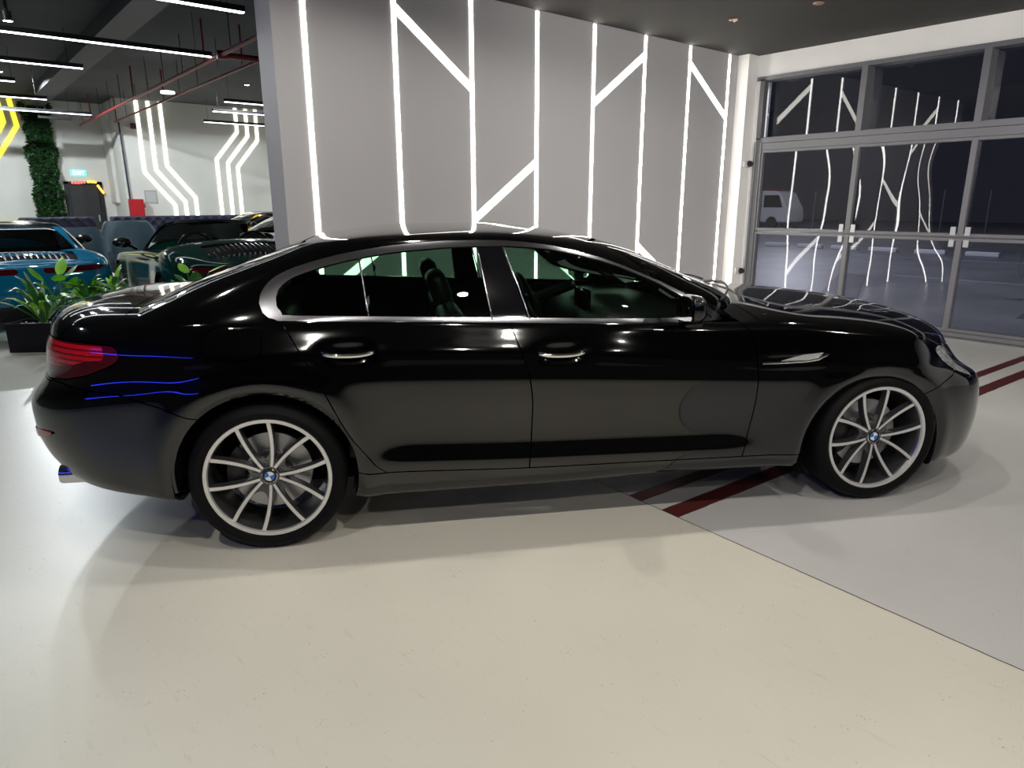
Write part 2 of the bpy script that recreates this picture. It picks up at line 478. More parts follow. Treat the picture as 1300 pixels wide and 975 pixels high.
HANDLES = [(.375, .882), (1.305, .846)]
def sedan_disp(P):
    x, y, z = P[..., 0], P[..., 1], P[..., 2]
    side = np.clip((np.abs(y) - .8) / .06, 0, 1)
    out = np.zeros_like(x)
    for c in (RA_R, RA_F):
        d = arch_r(x, z, c) - c[2]
        lo = .016 - .028 * (np.clip((.05 - d) / .05, 0, 1.2)) ** 1.6
        hi = .016 * np.exp(-((d - .05) / .07) ** 2)
        f = np.where(d < .05, lo, hi) * (z > .1)
        f = f * np.clip((.98 - z) / .25, 0, 1)
        out += f * side
    for hx, hz in HANDLES:      # scooped cup behind each pull handle
        out -= .017 * np.exp(-(np.abs((x - hx) / .105) ** 3 + np.abs((z - hz) / .040) ** 3)) * side
    # slim pocket for the side gill behind the front wheel arch
    out -= .008 * np.exp(-(np.abs((x - 2.45) / .17) ** 6 + np.abs((z - .768) / .022) ** 4)) * side
    Q = P.copy(); Q[..., 1] = y - out
    return Q
tub = loft(LV, -.1, 2.9, 2.6, 3.0, disp=sedan_disp)
GAP = .0028
def carve(pc, F):
    a, rest = pc.split(F(pc) - GAP)
    _, rest2 = pc.split(F(pc) + GAP)
    return a, rest2
ax = lambda p: p.A[:, 0]; az = lambda p: p.A[:, 1]; au = lambda p: p.A[:, 2]; as_ = lambda p: p.A[:, 3]
ay = lambda p: np.abs(p.V[:, 1])
# wheel openings
tub, _ = tub.split(arch_r(ax(tub), az(tub), RA_R) - RA_R[2] + np.where(ax(tub) > 0, -.006, 0) * 0)
tub, _ = tub.split(arch_r(ax(tub), az(tub), RA_F) - RA_F[2])
lin_src = tub
# cabin opening
cab = lambda p: np.minimum(au(p) - 17.3, np.minimum(ax(p) + .12, 2.20 - ax(p)))
_, tub = tub.split(cab(tub))
parts = {}
tl_poly = [(-.572,.885), (-.60,.930), (-.80,.934), (-1.16,.930), (-2.0,.915), (-2.0,.80), (-1.25,.77), (-1.05,.755), (-.86,.775), (-.74,.80), (-.60,.852)]
tl = lambda p: poly_sd(np.stack([as_(p), az(p)], 1), tl_poly)
tl_all, tub = carve(tub, lambda p: np.minimum(tl(p), np.where(ax(p) < -.3, ay(p) - .42, -1)))
hl_poly = [(3.385,.765), (3.48,.782), (3.60,.775), (3.78,.745), (4.35,.70), (4.35,.60), (4.0,.585), (3.85,.60), (3.70,.60), (3.56,.622), (3.47,.665), (3.42,.71)]
hl_all, tub = carve(tub, lambda p: np.minimum(poly_sd(np.stack([as_(p), az(p)], 1), hl_poly), np.where(ax(p) > 3, ay(p) - .42, -1)))
trunk, tub = carve(tub, lambda p: np.minimum(np.maximum(au(p) - 18.05, np.minimum(az(p) - .745, .62 - ay(p))), -.56 - ax(p)))
hood, tub = carve(tub, lambda p: np.minimum(np.minimum(au(p) - 17.35, ax(p) - 2.30), 3.80 - ax(p)))
rb_poly = [(-3,.745), (-1.3,.75), (-.90,.755), (-.80,.745), (-.55,.735), (-.38,.68), (-.20,.60), (0,.3), (.0,0), (-3,0)]
rear_bumper, tub = carve(tub, lambda p: poly_sd(np.stack([as_(p), az(p)], 1), rb_poly))
fb_poly = [(3.22,.585), (3.33,.617), (3.42,.64), (3.47,.66), (3.52,.64), (3.62,.625), (4.0,.62), (6,.62), (6,.0), (3.0,.0), (3.0,.4)]
front_bumper, tub = carve(tub, lambda p: poly_sd(np.stack([as_(p), az(p)], 1), fb_poly))
fzd = smoothf(z_door)
skirt, tub = carve(tub, lambda p: np.minimum(fzd(ax(p)) - az(p), np.minimum(ax(p) + .0, 3.0 - ax(p))))
gB = K(.20,1.160, .323,1.160, .45,1.172, .59,1.174, .738,1.158, .87,1.118, .99,1.075, 1.1,1.04)
gA = K(.20,2.215, .301,2.224, .40,2.245, .49,2.259, .60,2.265, .687,2.264, .841,2.254, .90,2.235, .95,2.19, 1.05,2.12)
gC = K(.20,.60, .33,.52, .36,.475, .42,.43, .508,.362, .60,.318, .674,.288, .78,.238, .869,.19, .95,.145, 1.02,.105, 1.1,.06)
fB, fA, fC = smoothf(gB, .03), smoothf(gA, .03), smoothf(gC, .03)
rear_door, tub = carve(tub, lambda p: np.minimum(ax(p) - fC(az(p)), fB(az(p)) - ax(p)) * .9)
front_door, tub = carve(tub, lambda p: np.minimum(ax(p) - fB(az(p)), fA(az(p)) - ax(p)))
fender, quarter = carve(tub, lambda p: ax(p) - 1.5)
flap_poly = round_poly([(-.205,1.0), (.025,.992), (.02,.868), (-.215,.878)], .045)
flap, quarter_s = quarter.split(poly_sd(np.stack([ax(quarter), az(quarter)], 1), flap_poly) - .0022)
_, quarter_s = quarter_s.split(poly_sd(np.stack([ax(quarter_s), az(quarter_s)], 1), flap_poly) + .0022)
# lamp halves: bright upper bars and smoked rest
def red_band(p):
    s, z = as_(p), az(p)
    return poly_sd(np.stack([s, z], 1), [(-.645,.868), (-.66,.925), (-.95,.925), (-3,.905), (-3,.83), (-1.0,.82), (-.85,.835), (-.72,.865)])
tl_bright, tl_dark = tl_all.split(red_band(tl_all))

def both(nm, pc, m, fl=.015, **k):
    a = piece_obj(nm, pc, m, car, fl, **k); b = piece_obj(nm, pc.mirror(), m, car, fl, **k); return a, b
near = {}
near['fd'], far_fd = both('front_door', front_door, M['paint'])
near['rd'], far_rd = both('rear_door', rear_door, M['paint'])
both('front_fender', fender, M['paint']); both('side_skirt', skirt, M['paint'])
q_near = piece_obj('rear_quarter_panel', quarter_s, M['paint'], car)
q_far = piece_obj('rear_quarter_panel', quarter.mirror(), M['paint'], car)
piece_obj('fuel_flap', flap, M['paint'], q_near, .01)
piece_obj('bonnet', hood.join(hood.mirror()), M['paint'], car)
piece_obj('boot_lid', trunk.join(trunk.mirror()), M['paint'], car)
rb = piece_obj('rear_bumper', rear_bumper.join(rear_bumper.mirror()), M['paint'], car)
fb = piece_obj('front_bumper', front_bumper.join(front_bumper.mirror()), M['paint'], car)

# tail lamps: red lens with fine horizontal light bars
m = M['red_lens']; N_ = NT(m); co = N_.coord(); z_ = N_.xyz(co)[2]
st = N_.math('FRACT', N_.math('MULTIPLY', z_, 44.))
bar = N_.math('GREATER_THAN', st, .62)
nz = N_.noise(co, 30, 2)
N_.l(N_.mix(bar, (.52, .006, .016), (.17, .002, .01)), N_.b.inputs['Base Color'])
N_.l(N_.mix(bar, (.5,.5,.5), (.2,.2,.2)), N_.b.inputs['Specular IOR Level'])
N_.bump(st, .4, .004)
for mir in (False, True):
    a = piece_obj('tail_lamp', tl_dark.mirror() if mir else tl_dark, M['dark_red_lens'], car, .02)
    piece_obj('light_bar', tl_bright.mirror() if mir else tl_bright, M['red_lens'], a, .0)
# head lamps: clear lens over a bright bowl
m = mat('lamp reflector', (.5, .52, .54), .3, .35); N_ = NT(m)
vv = N_.n('ShaderNodeTexVoronoi'); vv.inputs['Scale'].default_value = 48; N_.l(N_.coord(), vv.inputs['Vector'])
N_.l(N_.ramp(vv.outputs['Distance'], [(0, (.95, .95, .93)), (.45, (.55, .56, .58)), (.9, (.12, .12, .13))]), N_.b.inputs['Base Color'])
N_.bump(vv.outputs['Distance'], .6, .01)
for mir in (False, True):
    h = hl_all.mirror() if mir else hl_all
    a = piece_obj('head_lamp', h, M['head_lens'], car, 0)
    piece_obj('lamp_reflector', h.offset(-.022), m, a, 0)

# dark lining behind every gap
body_lin, _ = lin_src.split(np.maximum(17.0 - au(lin_src), np.maximum(-.2 - ax(lin_src), ax(lin_src) - 2.3)))
body_lin, _ = body_lin.split(au(body_lin) - 1.0)
b1 = body_lin.offset(-.03)
piece_obj('inner_body', b1.join(b1.mirror()), M['liner'], car, 0)
# reversed skin for the inside so that it reads dark from the cabin too
piece_obj('door_lining', body_lin.offset(-.034).join(body_lin.offset(-.034).mirror()), M['leather'], car, 0, flip=True)

# ------------------------------------------------------------------ cabin shell
GV = [
 dict(z=K(-.66,.93,-.3,.93,0,.95,1,.955,2.0,.915,2.3,.87,2.54,.88), w=K(-.7,.915,0,.900,.4,.872,2.0,.872,2.35,.80,2.6,.78), xr=-.74, xf=2.54),
 dict(z=K(-.60,1.015,-.3,1.0,0,1.0,.3,1.01,1,.985,2.0,.942,2.2,.925,2.47,.935), w=K(-.7,.892,0,.882,.4,.874,2.0,.872,2.3,.83,2.5,.80), xr=-.66, xf=2.47),
 dict(z=K(-.5,1.075,-.2,1.07,0,1.06,1,1.04,2.0,1.02,2.4,1.03), w=K(-.7,.855,0,.852,1.2,.852,2.5,.845), xr=-.50, xf=2.39),
 dict(z=K(-.3,1.165,0,1.145,1,1.13,2.0,1.10,2.2,1.10), w=K(-.5,.785,0,.797,1.2,.803,2.5,.79), xr=-.31, xf=2.20),
 dict(z=K(-.1,1.235,.2,1.225,1,1.215,1.8,1.185,2,1.185), w=K(-.5,.735,0,.745,1.2,.752,2.5,.74), xr=-.09, xf=2.01),
 dict(z=K(.05,1.285,.5,1.29,1,1.29,1.6,1.255,1.9,1.245), w=K(-.5,.69,0,.698,1.2,.704,2.5,.69), xr=.06, xf=1.86),
 dict(z=K(.14,1.318,.5,1.335,1,1.343,1.5,1.30,1.8,1.285), w=K(-.5,.65,0,.655,1.2,.66,2.5,.65), xr=.14, xf=1.74),
 dict(z=K(.2,1.332,.5,1.356,1,1.366,1.5,1.322,1.7,1.305), w=K(-.5,.60,0,.605,1.2,.61,2.5,.60), xr=.20, xf=1.67),
 dict(z=K(.28,1.345,.6,1.375,1,1.380,1.4,1.355,1.6,1.325), w=.48, xr=.28, xf=1.58),
 dict(z=K(.36,1.357,.6,1.385,1,1.389,1.35,1.370,1.5,1.345), w=.28, xr=.36, xf=1.48),
 dict(z=K(.42,1.366,.6,1.388,1,1.391,1.3,1.377,1.4,1.362), w=0., xr=.42, xf=1.40),
]
gh = loft(GV, .55, 1.15, 5.0, 3.2, 60, 70, 50, 9)
Ow = [(.067,1.022), (.030,1.055), (.016,1.09), (.020,1.125), (.036,1.155), (.062,1.182), (.10,1.205), (.155,1.228), (.241,1.254), (.34,1.278), (.448,1.297), (.55,1.311), (.657,1.321), (.798,1.330), (.95,1.332), (1.086,1.329), (1.2,1.319), (1.308,1.304), (1.42,1.279), (1.538,1.248), (1.64,1.213), (1.736,1.174), (1.83,1.136), (1.92,1.093), (2.012,1.046), (2.10,.996), (2.19,.938), (1.87,.950), (1.2,.978), (.57,1.002)]
Iw = [(.112,1.041), (.088,1.075), (.083,1.11), (.092,1.14), (.115,1.167), (.15,1.188), (.20,1.207), (.28,1.231), (.37,1.252), (.46,1.268), (.56,1.283), (.657,1.292), (.798,1.302), (.95,1.306), (1.086,1.306), (1.2,1.299), (1.308,1.286), (1.42,1.264), (1.538,1.234), (1.64,1.200), (1.736,1.162), (1.83,1.122), (1.92,1.073), (2.0,1.022), (2.05,.988), (2.095,.960), (1.87,.972), (1.2,1.000), (.57,1.024)]
xz = lambda p: np.stack([ax(p), az(p)], 1)
win, gshell = gh.split(poly_sd(xz(gh), Ow))
inner, trim = win.split(poly_sd(xz(win), Iw))
# front and rear screens
ws_f = lambda p: np.minimum(np.minimum(pchip([.95, 1.05, 1.2, 1.31, 1.4], [.80, .755, .635, .535, .45])(az(p)) - ay(p), 1.318 - az(p)), ax(p) - 1.3)
wsP, gshell = carve(gshell, ws_f)
rw_f = lambda p: np.minimum(np.minimum(pchip([1.0, 1.07, 1.2, 1.31, 1.35], [.66, .64, .56, .49, .46])(az(p)) - ay(p), 1.322 - az(p)), .55 - ax(p))
rwP, gshell = carve(gshell, rw_f)
both_shell = gshell.join(gshell.mirror())
shell = piece_obj('roof_and_pillars', both_shell, M['paint'], car, .02)
piece_obj('headlining', both_shell.offset(-.022), M['leather'], shell, 0, flip=True)
piece_obj('windscreen', wsP.join(wsP.mirror()), M['wind_glass'], car, 0)
piece_obj('rear_screen', rwP.join(rwP.mirror()), M['dark_glass'], car, 0)
tr_o = trim.offset(.0035)
# chrome frame is split at the door gap
xB = 1.077
tF, tR = tr_o.split(ax(tr_o) - xB)
bp_poly = [(.950,1.34), (.958,1.30), (1.002,.98), (1.168,.97), (1.075,1.30), (1.07,1.34)]
bpil, glassall = inner.split(poly_sd(xz(inner), bp_poly))
gF, gR = glassall.split(ax(glassall) - 1.06)
dv_poly = [(.425,1.30), (.437,1.22), (.462,1.0), (.482,1.0), (.457,1.22), (.445,1.30)]
dv, gR2 = gR.split(poly_sd(xz(gR), dv_poly))
gRd, gQ = gR2.split(ax(gR2) - .45)
bF, bR = bpil.split((ax(bpil) - fB(az(bpil) * 0 + .99) - (.99 - az(bpil)) * .22) - .0)
for mir in (False, True):
    q = (lambda p: p.mirror()) if mir else (lambda p: p)
    fd, rd = (far_fd, far_rd) if mir else (near['fd'], near['rd'])
    piece_obj('window_trim', q(tF), M['chrome'], fd, .012)
    piece_obj('window_trim', q(tR), M['chrome'], rd, .012)
    piece_obj('door_pillar', q(bF.offset(.001)), M['gloss_trim'], fd, .01)
    piece_obj('door_pillar', q(bR.offset(.001)), M['gloss_trim'], rd, .01)
    piece_obj('door_window', q(gF.offset(-.004)), M['side_glass'], fd, 0)
    piece_obj('door_window', q(gRd.offset(-.004)), M['side_glass'], rd, 0)
    piece_obj('corner_window', q(gQ.offset(-.004)), M['side_glass'], rd, 0)
    piece_obj('window_divider', q(biggest(dv)), M['black_plastic'], rd, .01)
    sg = 1 if mir else -1
    # thin bright edges beside the pillars
    def gy(x, z):   # half width of the cabin side at (x, z)
        k = np.argmin((gh.A[:, 0] - x) ** 2 + (gh.A[:, 1] - z) ** 2 + (np.abs(gh.V[:, 1]) < .4)); return abs(gh.V[k, 1])
    for (p0, p1, own) in (((.958,1.300), (1.000,.998), rd), ((1.080,1.302), (1.170,.996), fd), ((.433,1.262), (.467,1.02), rd)):
        b = bmesh.new(); pts = []
        for i in range(7):
            t = i / 6; x = p0[0] + (p1[0] - p0[0]) * t; z = p0[1] + (p1[1] - p0[1]) * t
            pts.append((x, sg * (gy(x, z) + .002), z))
        tube(b, pts, .0042, 6); bm_obj('bright_edging', b, M['chrome'], own, True)

def side_y(x, z):
    """outer half width of the flank at (x, z)"""
    d = (side_src.A[:, 0] - x) ** 2 + (side_src.A[:, 1] - z) ** 2
    k = np.argsort(d)[:3]; return float(np.abs(side_src.V[k, 1]).mean())
side_src = lin_src
# ---- door handles
def handle(x, z, parent, sg):
    y0 = max(side_y(x - .1, z), side_y(x + .1, z))
    b = bmesh.new(); n = 18; L = .112; pts = []; rings = []
    for i in range(n + 1):
        t = i / n * 2 - 1; xx = x + t * L; off = .030 * (1 - abs(t) ** 4) ** .5 if abs(t) < 1 else 0
        hw = .0135 * (1 - .35 * abs(t) ** 3); th = .007
        zc = z + .004 - .008 * (1 - t * t)
        ring = []
        for k in range(10):
            a = 2 * PI * k / 10; ring.append(b.verts.new((xx, sg * (y0 + off * .62 + .004 + math.cos(a) * th), zc + math.sin(a) * hw)))
        rings.append(ring)
    for i in range(n):
        for k in range(10): b.faces.new((rings[i][k], rings[i][(k+1) % 10], rings[i+1][(k+1) % 10], rings[i+1][k]))
    b.faces.new(rings[0][::-1]); b.faces.new(rings[-1])
    h = bm_obj('door_handle', b, M['paint'], parent, True, 60)
    b = bmesh.new(); rings = []
    for i in range(n + 1):
        t = i / n * 2 - 1; xx = x + t * L * .97; off = .030 * (1 - abs(t) ** 4) ** .5 if abs(t) < 1 else 0
        ring = []
        for k in range(8):
            a = 2 * PI * k / 8; ring.append(b.verts.new((xx, sg * (y0 + off * .62 + .011 + math.cos(a) * .0035), z + .003 - .008 * (1 - t * t) + math.sin(a) * .0085 * (1 - .5 * abs(t) ** 3))))
        rings.append(ring)
    for i in range(n):
        for k in range(8): b.faces.new((rings[i][k], rings[i][(k+1) % 8], rings[i+1][(k+1) % 8], rings[i+1][k]))
    b.faces.new(rings[0][::-1]); b.faces.new(rings[-1])
    bm_obj('chrome_inlay', b, M['bright_chrome'], h, True, 60)
for sg, d1, d2 in ((-1, near['rd'], near['fd']), (1, far_rd, far_fd)):
    handle(*HANDLES[0], d1, sg); handle(*HANDLES[1], d2, sg)

# ---- side gill with bright blade on each front wing
for sg in (-1, 1):
    b = bmesh.new(); rows = []
    pts = [(2.285,.757,.006), (2.32,.757,.007), (2.42,.758,.007), (2.52,.760,.008), (2.575,.768,.011), (2.615,.784,.010), (2.63,.79,.004)]
    y_ = lambda x: side_y(x, .815) * .5 + side_y(x, .72) * .5
    for (x, z, h) in pts:
        yb = y_(x)
        rows.append([b.verts.new((x, sg * (yb + o), z + dz)) for o, dz in ((-.004, h), (.007, h * .6), (.009, 0), (.007, -h * .6), (-.004, -h))])
    for i in range(len(rows) - 1):
        for k in range(4): b.faces.new((rows[i][k], rows[i][k+1], rows[i+1][k+1], rows[i+1][k]))
    b.faces.new(rows[0]); b.faces.new(rows[-1][::-1])
    g = bm_obj('side_gill', b, M['bright_chrome'], car, True, 50)
    b = bmesh.new()
    poly = [(2.385,.766), (2.50,.790), (2.60,.797), (2.575,.777), (2.52,.766)]
    vs = [b.verts.new((x, sg * (y_(x) + .004), z)) for x, z in poly]; vs2 = [b.verts.new((x, sg * (y_(x) - .006), z)) for x, z in poly]
    b.faces.new(vs); 
    for i in range(len(vs)): b.faces.new((vs[i], vs[(i+1) % 5], vs2[(i+1) % 5], vs2[i]))
    bm_obj('gill_blade', b, M['rim_face'], g)
# ---- rear bumper reflector, exhaust tips, diffuser, front intake, kidney grille
for sg in (-1, 1):
    b = bmesh.new(); P0 = rear_bumper
    rows = []
    for sx, zz, h in ((-1.30,.478,.010), (-1.20,.490,.016), (-1.10,.503,.019), (-1.02,.515,.018), (-.95,.526,.013), (-.90,.534,.004)):
        k = np.argsort((P0.A[:, 3] - sx) ** 2 + (P0.A[:, 1] - zz) ** 2)[0]; v = P0.V[k]; n = P0.N[k]
        rows.append([b.verts.new(((v + n * o) * np.array([1, -sg, 1]) + np.array([0, 0, zz - v[2] + dz])).tolist()) for o, dz in ((-.008, h), (.008, h * .9), (.008, -h * .9), (-.008, -h))])
    for i in range(5):
        for q in range(3): b.faces.new((rows[i][q], rows[i][q+1], rows[i+1][q+1], rows[i+1][q]))
    bm_obj('rear_reflector', b, M['red_reflector'] if 'red_reflector' in M else mat('red reflector', (.30, .02, .03), .2, coat=1), rb, True, 40)
    b = bmesh.new()
    prof = [(.040, .0), (.044, -.004), (.046, .0), (.046, .16), (.040, .16), (.039, .02)]
    lathe(b, [(r, h) for r, h in prof], 28, 'x', (-.95, sg * .60, .305), closed=True)
    ex = bm_obj('exhaust_tip', b, M['bright_chrome'], car, True, 40)
    b = bmesh.new(); lathe(b, [(.0, .05), (.040, .05)], 20, 'x', (-.95, sg * .60, .305)); bm_obj('exhaust_bore', b, M['liner'], ex)
b = bmesh.new()
for k in range(9): box(b, (3.885, -.32 + k * .08 - .006, .28), (3.900, -.32 + k * .08 + .006, .385))
box(b, (3.86, -.37, .27), (3.893, .37, .395), .004)
bm_obj('lower_grille', b, M['black_plastic'], fb)
for sg in (-1, 1):
    b = bmesh.new(); pl = round_poly([(sg*.03,.50), (sg*.25,.50), (sg*.27,.60), (sg*.22,.68), (sg*.05,.68), (sg*.03,.62)], .03, 4)
    a_ = [Vector((3.895 if z < .6 else 3.895 - (z - .6) * .5, y, z)) for y, z in pl]
    tube(b, a_, .009, 6, closed=True)
    g = bm_obj('radiator_grille', b, M['bright_chrome'], fb, True)
    b = bmesh.new()
    for k in range(8):
        y = sg * (.05 + k * .025); tube(b, [(3.885, y, .51), (3.885, y, .60), (3.855, y, .67)], .004, 5)
    vs = [b.verts.new(v - Vector((.012, 0, 0))) for v in a_]; b.faces.new(vs)
    bm_obj('grille_bars', b, M['black_plastic'], g)

# ---- underbody and wheel housings
b = bmesh.new(); box(b, (-.30, -.66, .21), (3.45, .66, .27), .02)
bm_obj('underbody', b, M['liner'], car)
for c in (RA_R, RA_F):
    for sg in (-1, 1):
        zc_ = .262 if c is RA_R else .17
        b = bmesh.new(); R = c[2] + .012; n = 28; ri = []
        for i in range(n + 1):
            a = -.45 + (PI + .9) * i / n
            ri.append((c[0] + R * math.cos(a), c[1] + R * math.sin(a)))
        va = [b.verts.new((x, sg * .905, max(z, zc_))) for x, z in ri]; vb = [b.verts.new((x, sg * .56, max(z, zc_))) for x, z in ri]
        for i in range(n): b.faces.new((va[i], va[i+1], vb[i+1], vb[i]))
        b.faces.new(vb)
        bm_obj('wheel_housing', b, M['liner'], car, False)

# ---- wheels
def make_wheel(x, sg, rad, width, ang, front):
    yo = sg * .905; z0 = rad
    Rr = .272                      # rim lip radius
    d = -sg                        # inboard direction along y
    def prof_l(pr): return [(r, yo + d * h) for r, h in pr]
    b = bmesh.new()
    lathe(b, prof_l([(Rr - .004, .0), (Rr, -.004), (Rr + .002, .004), (Rr, .02), (Rr - .012, .026), (Rr - .020, .10), (Rr - .025, .20), (Rr - .004, .235), (Rr - .010, .235), (Rr - .035, .20), (Rr - .032, .10), (Rr - .022, .03), (Rr - .014, .008)]), 96, 'y', (x, 0, z0), closed=True)
    wh = bm_obj('wheel', b, M['rim_dark'], car, True, 35)
    b = bmesh.new()   # bright machined lip
    lathe(b, prof_l([(Rr + .001, -.005), (Rr - .002, -.009), (Rr - .017, -.007), (Rr - .021, .002), (Rr - .018, .006), (Rr + .001, .0)]), 96, 'y', (x, 0, z0), closed=True)
    bm_obj('rim_lip', b, M['rim_face'], wh, True, 40)
    # tyre
    b = bmesh.new(); w = width; e = -.012
    lathe(b, prof_l([(Rr - .006, .004), (Rr + .004, e), (Rr + .020, e - .008), (rad - .035, e - .010), (rad - .014, e + .002), (rad - .004, e + .018), (rad, e + .04), (rad, w - .05), (rad - .005, w - .025), (rad - .016, w - .008), (rad - .04, w), (Rr + .02, w - .004), (Rr, w - .01)]), 96, 'y', (x, 0, z0), closed=True)
    for rr, hh in ((rad + .0006, .05), (rad + .0006, .11), (rad + .0006, .17)): pass
    bm_obj('tyre', b, M['rubber'], wh, True, 30)
    # spokes: five V pairs, each arm a slim bar with a bright face, dark webs joining neighbours near the hub
    face = bmesh.new(); body = bmesh.new()
    def P(r, a, h): return Vector((x + r * math.cos(a), yo + d * h, z0 + r * math.sin(a)))
    def arm_a(t): return math.radians(9.5 + 11.5 * t ** .85)
    def arm_h(t): return .024 * (1 - t) ** 1.8 + .001 + .006 * math.sin(PI * t)
    r0, r1 = .042, Rr - .012
    for k in range(5):
        ac = math.radians(ang) + k * 2 * PI / 5
        for s_ in (-1, 1):
            n = 16; L_ = []
            for i in range(n + 1):
                t = i / n; r = r0 + (r1 - r0) * t
                L_.append((P(r, ac + s_ * arm_a(t), arm_h(t)), r))
            cs = []
            for i, (c, r) in enumerate(L_):
                dr = (L_[min(i+1, n)][0] - L_[max(i-1, 0)][0]); dr.y = 0; dr.normalize()
                tang = Vector((-dr.z, 0, dr.x)); hw = .0058 + .0022 * (i / n)
                cs.append((c, tang, hw))
            fv = [(face.verts.new(c - tg * hw), face.verts.new(c + tg * hw)) for c, tg, hw in cs]
            for i in range(n): face.faces.new((fv[i][0], fv[i][1], fv[i+1][1], fv[i+1][0]))
            bv = []
            for i, (c, tg, hw) in enumerate(cs):
                dep = .046 - .016 * i / n; o = Vector((0, d * .0008, 0)); o2 = Vector((0, d * dep, 0)); w1 = hw + .0022; w2 = hw + .006
                bv.append([body.verts.new(c + o - tg * w1), body.verts.new(c + o + tg * w1), body.verts.new(c + o2 + tg * w2), body.verts.new(c + o2 - tg * w2)])
            for i in range(n):
                for j in range(4): body.faces.new((bv[i][j], bv[i][(j+1) % 4], bv[i+1][(j+1) % 4], bv[i+1][j]))
            body.faces.new(bv[0]); body.faces.new(bv[-1][::-1])
        # U-shaped web between this V and the next one, and a short one inside the V
        for cen, half, rb_, rt_, hb in ((ac + PI / 5, None, .082, .140, .022), (ac, None, .066, .085, .018)):
            wv = []
            inner = half is None and abs(cen - ac) < 1e-6
            for i in range(11):
                u = i / 10 * 2 - 1; rr = rb_ + (rt_ - rb_) * abs(u) ** 2.6; t = (rr - r0) / (r1 - r0)
                hw_ = arm_a(t) if inner else (PI / 5 - arm_a(t))
                aa = cen + u * hw_
                rin = .045; tin = 0.
                hi_ = arm_a(tin) if inner else (PI / 5 - arm_a(tin))
                wv.append((body.verts.new(P(rr, aa, arm_h(t) + .006)), body.verts.new(P(rin, cen + u * hi_, hb + .012)), body.verts.new(P(rr + .002, aa, .050))))
            for i in range(10):
                body.faces.new((wv[i][0], wv[i+1][0], wv[i+1][1], wv[i][1])); body.faces.new((wv[i][0], wv[i][2], wv[i+1][2], wv[i+1][0]))
    bm_obj('spoke_faces', face, M['rim_face'], wh)
    bm_obj('spokes', body, M['rim_dark'], wh, True, 40)
    b = bmesh.new()
    lathe(b, prof_l([(.0, .036), (.030, .036), (.037, .024), (.043, .024), (.047, .036), (.060, .046), (.066, .06), (.066, .09), (0, .09)]), 40, 'y', (x, 0, z0))
    for k in range(5):      # bolt wells
        a = math.radians(ang + 36) + k * 2 * PI / 5; c = P(.063, a, 0)
        lathe(b, [(.0125, yo + d * .045), (.0125, yo + d * .0255), (.010, yo + d * .0255), (.0095, yo + d * .034), (.0, yo + d * .034)], 10, 'y', (c.x, 0, c.z))
    bm_obj('hub', b, M['rim_dark'], wh, True, 35)
    # centre cap roundel
    b = bmesh.new(); hy = .020
    mats_ = [M['gloss_trim'], M['white'], M['blue'], M['bright_chrome']]
    r1, r2, r3 = .0215, .031, .034
    rot = math.radians(ang * 1.7)
    n = 32
    cv = b.verts.new(P(0, 0, hy))
    v1 = [b.verts.new(P(r1, rot + 2*PI*k/n, hy)) for k in range(n)]; v2 = [b.verts.new(P(r2, rot + 2*PI*k/n, hy)) for k in range(n)]
    v3 = [b.verts.new(P(r3, rot + 2*PI*k/n, hy + .002)) for k in range(n)]; v4 = [b.verts.new(P(r3 + .001, rot + 2*PI*k/n, .034)) for k in range(n)]
    for k in range(n):
        k2 = (k + 1) % n
        f = b.faces.new((cv, v1[k], v1[k2])); f.material_index = 1 if (k // 8) % 2 else 2
        f = b.faces.new((v1[k], v2[k], v2[k2], v1[k2])); f.material_index = 0
        f = b.faces.new((v2[k], v3[k], v3[k2], v2[k2])); f.material_index = 3
        f = b.faces.new((v3[k], v4[k], v4[k2], v3[k2])); f.material_index = 3
    bm_obj('centre_cap', b, None, wh, mats=mats_)
    # brake disc and caliper
    b = bmesh.new()
    lathe(b, prof_l([(.06, .085), (.095, .085), (.10, .105), (.176, .105), (.178, .109), (.178, .131), (.176, .134), (.10, .134)]), 64, 'y', (x, 0, z0))
    bm_obj('brake_disc', b, M['disc'], wh, True, 35)
    b = bmesh.new(); a0 = 180 if front else 172; nn = 12; rows = []
    for i in range(nn + 1):
        a = math.radians(a0 - 34 + 68 * i / nn); ed = min(1, 3.5 * min(i, nn - i) / nn + .35)
        rows.append([b.verts.new(P(r, a, h)) for r, h in ((.112, .10), (.112, .078 + .016 * (1 - ed)), (.15, .066 + .02 * (1 - ed)), (.188 * (.96 + .04 * ed), .074 + .016 * (1 - ed)), (.192, .15), (.112, .15))])
    for i in range(nn):
        for j in range(6): b.faces.new((rows[i][j], rows[i][(j+1) % 6], rows[i+1][(j+1) % 6], rows[i+1][j]))
    b.faces.new(rows[0]); b.faces.new(rows[-1][::-1])
    bm_obj('brake_caliper', b, M['caliper'], wh, True, 40)
    return wh
for sg in (-1, 1):
    make_wheel(0.0, sg, .3365, .275, 65, False)
    make_wheel(2.968, sg, .3365, .245, 62, True)

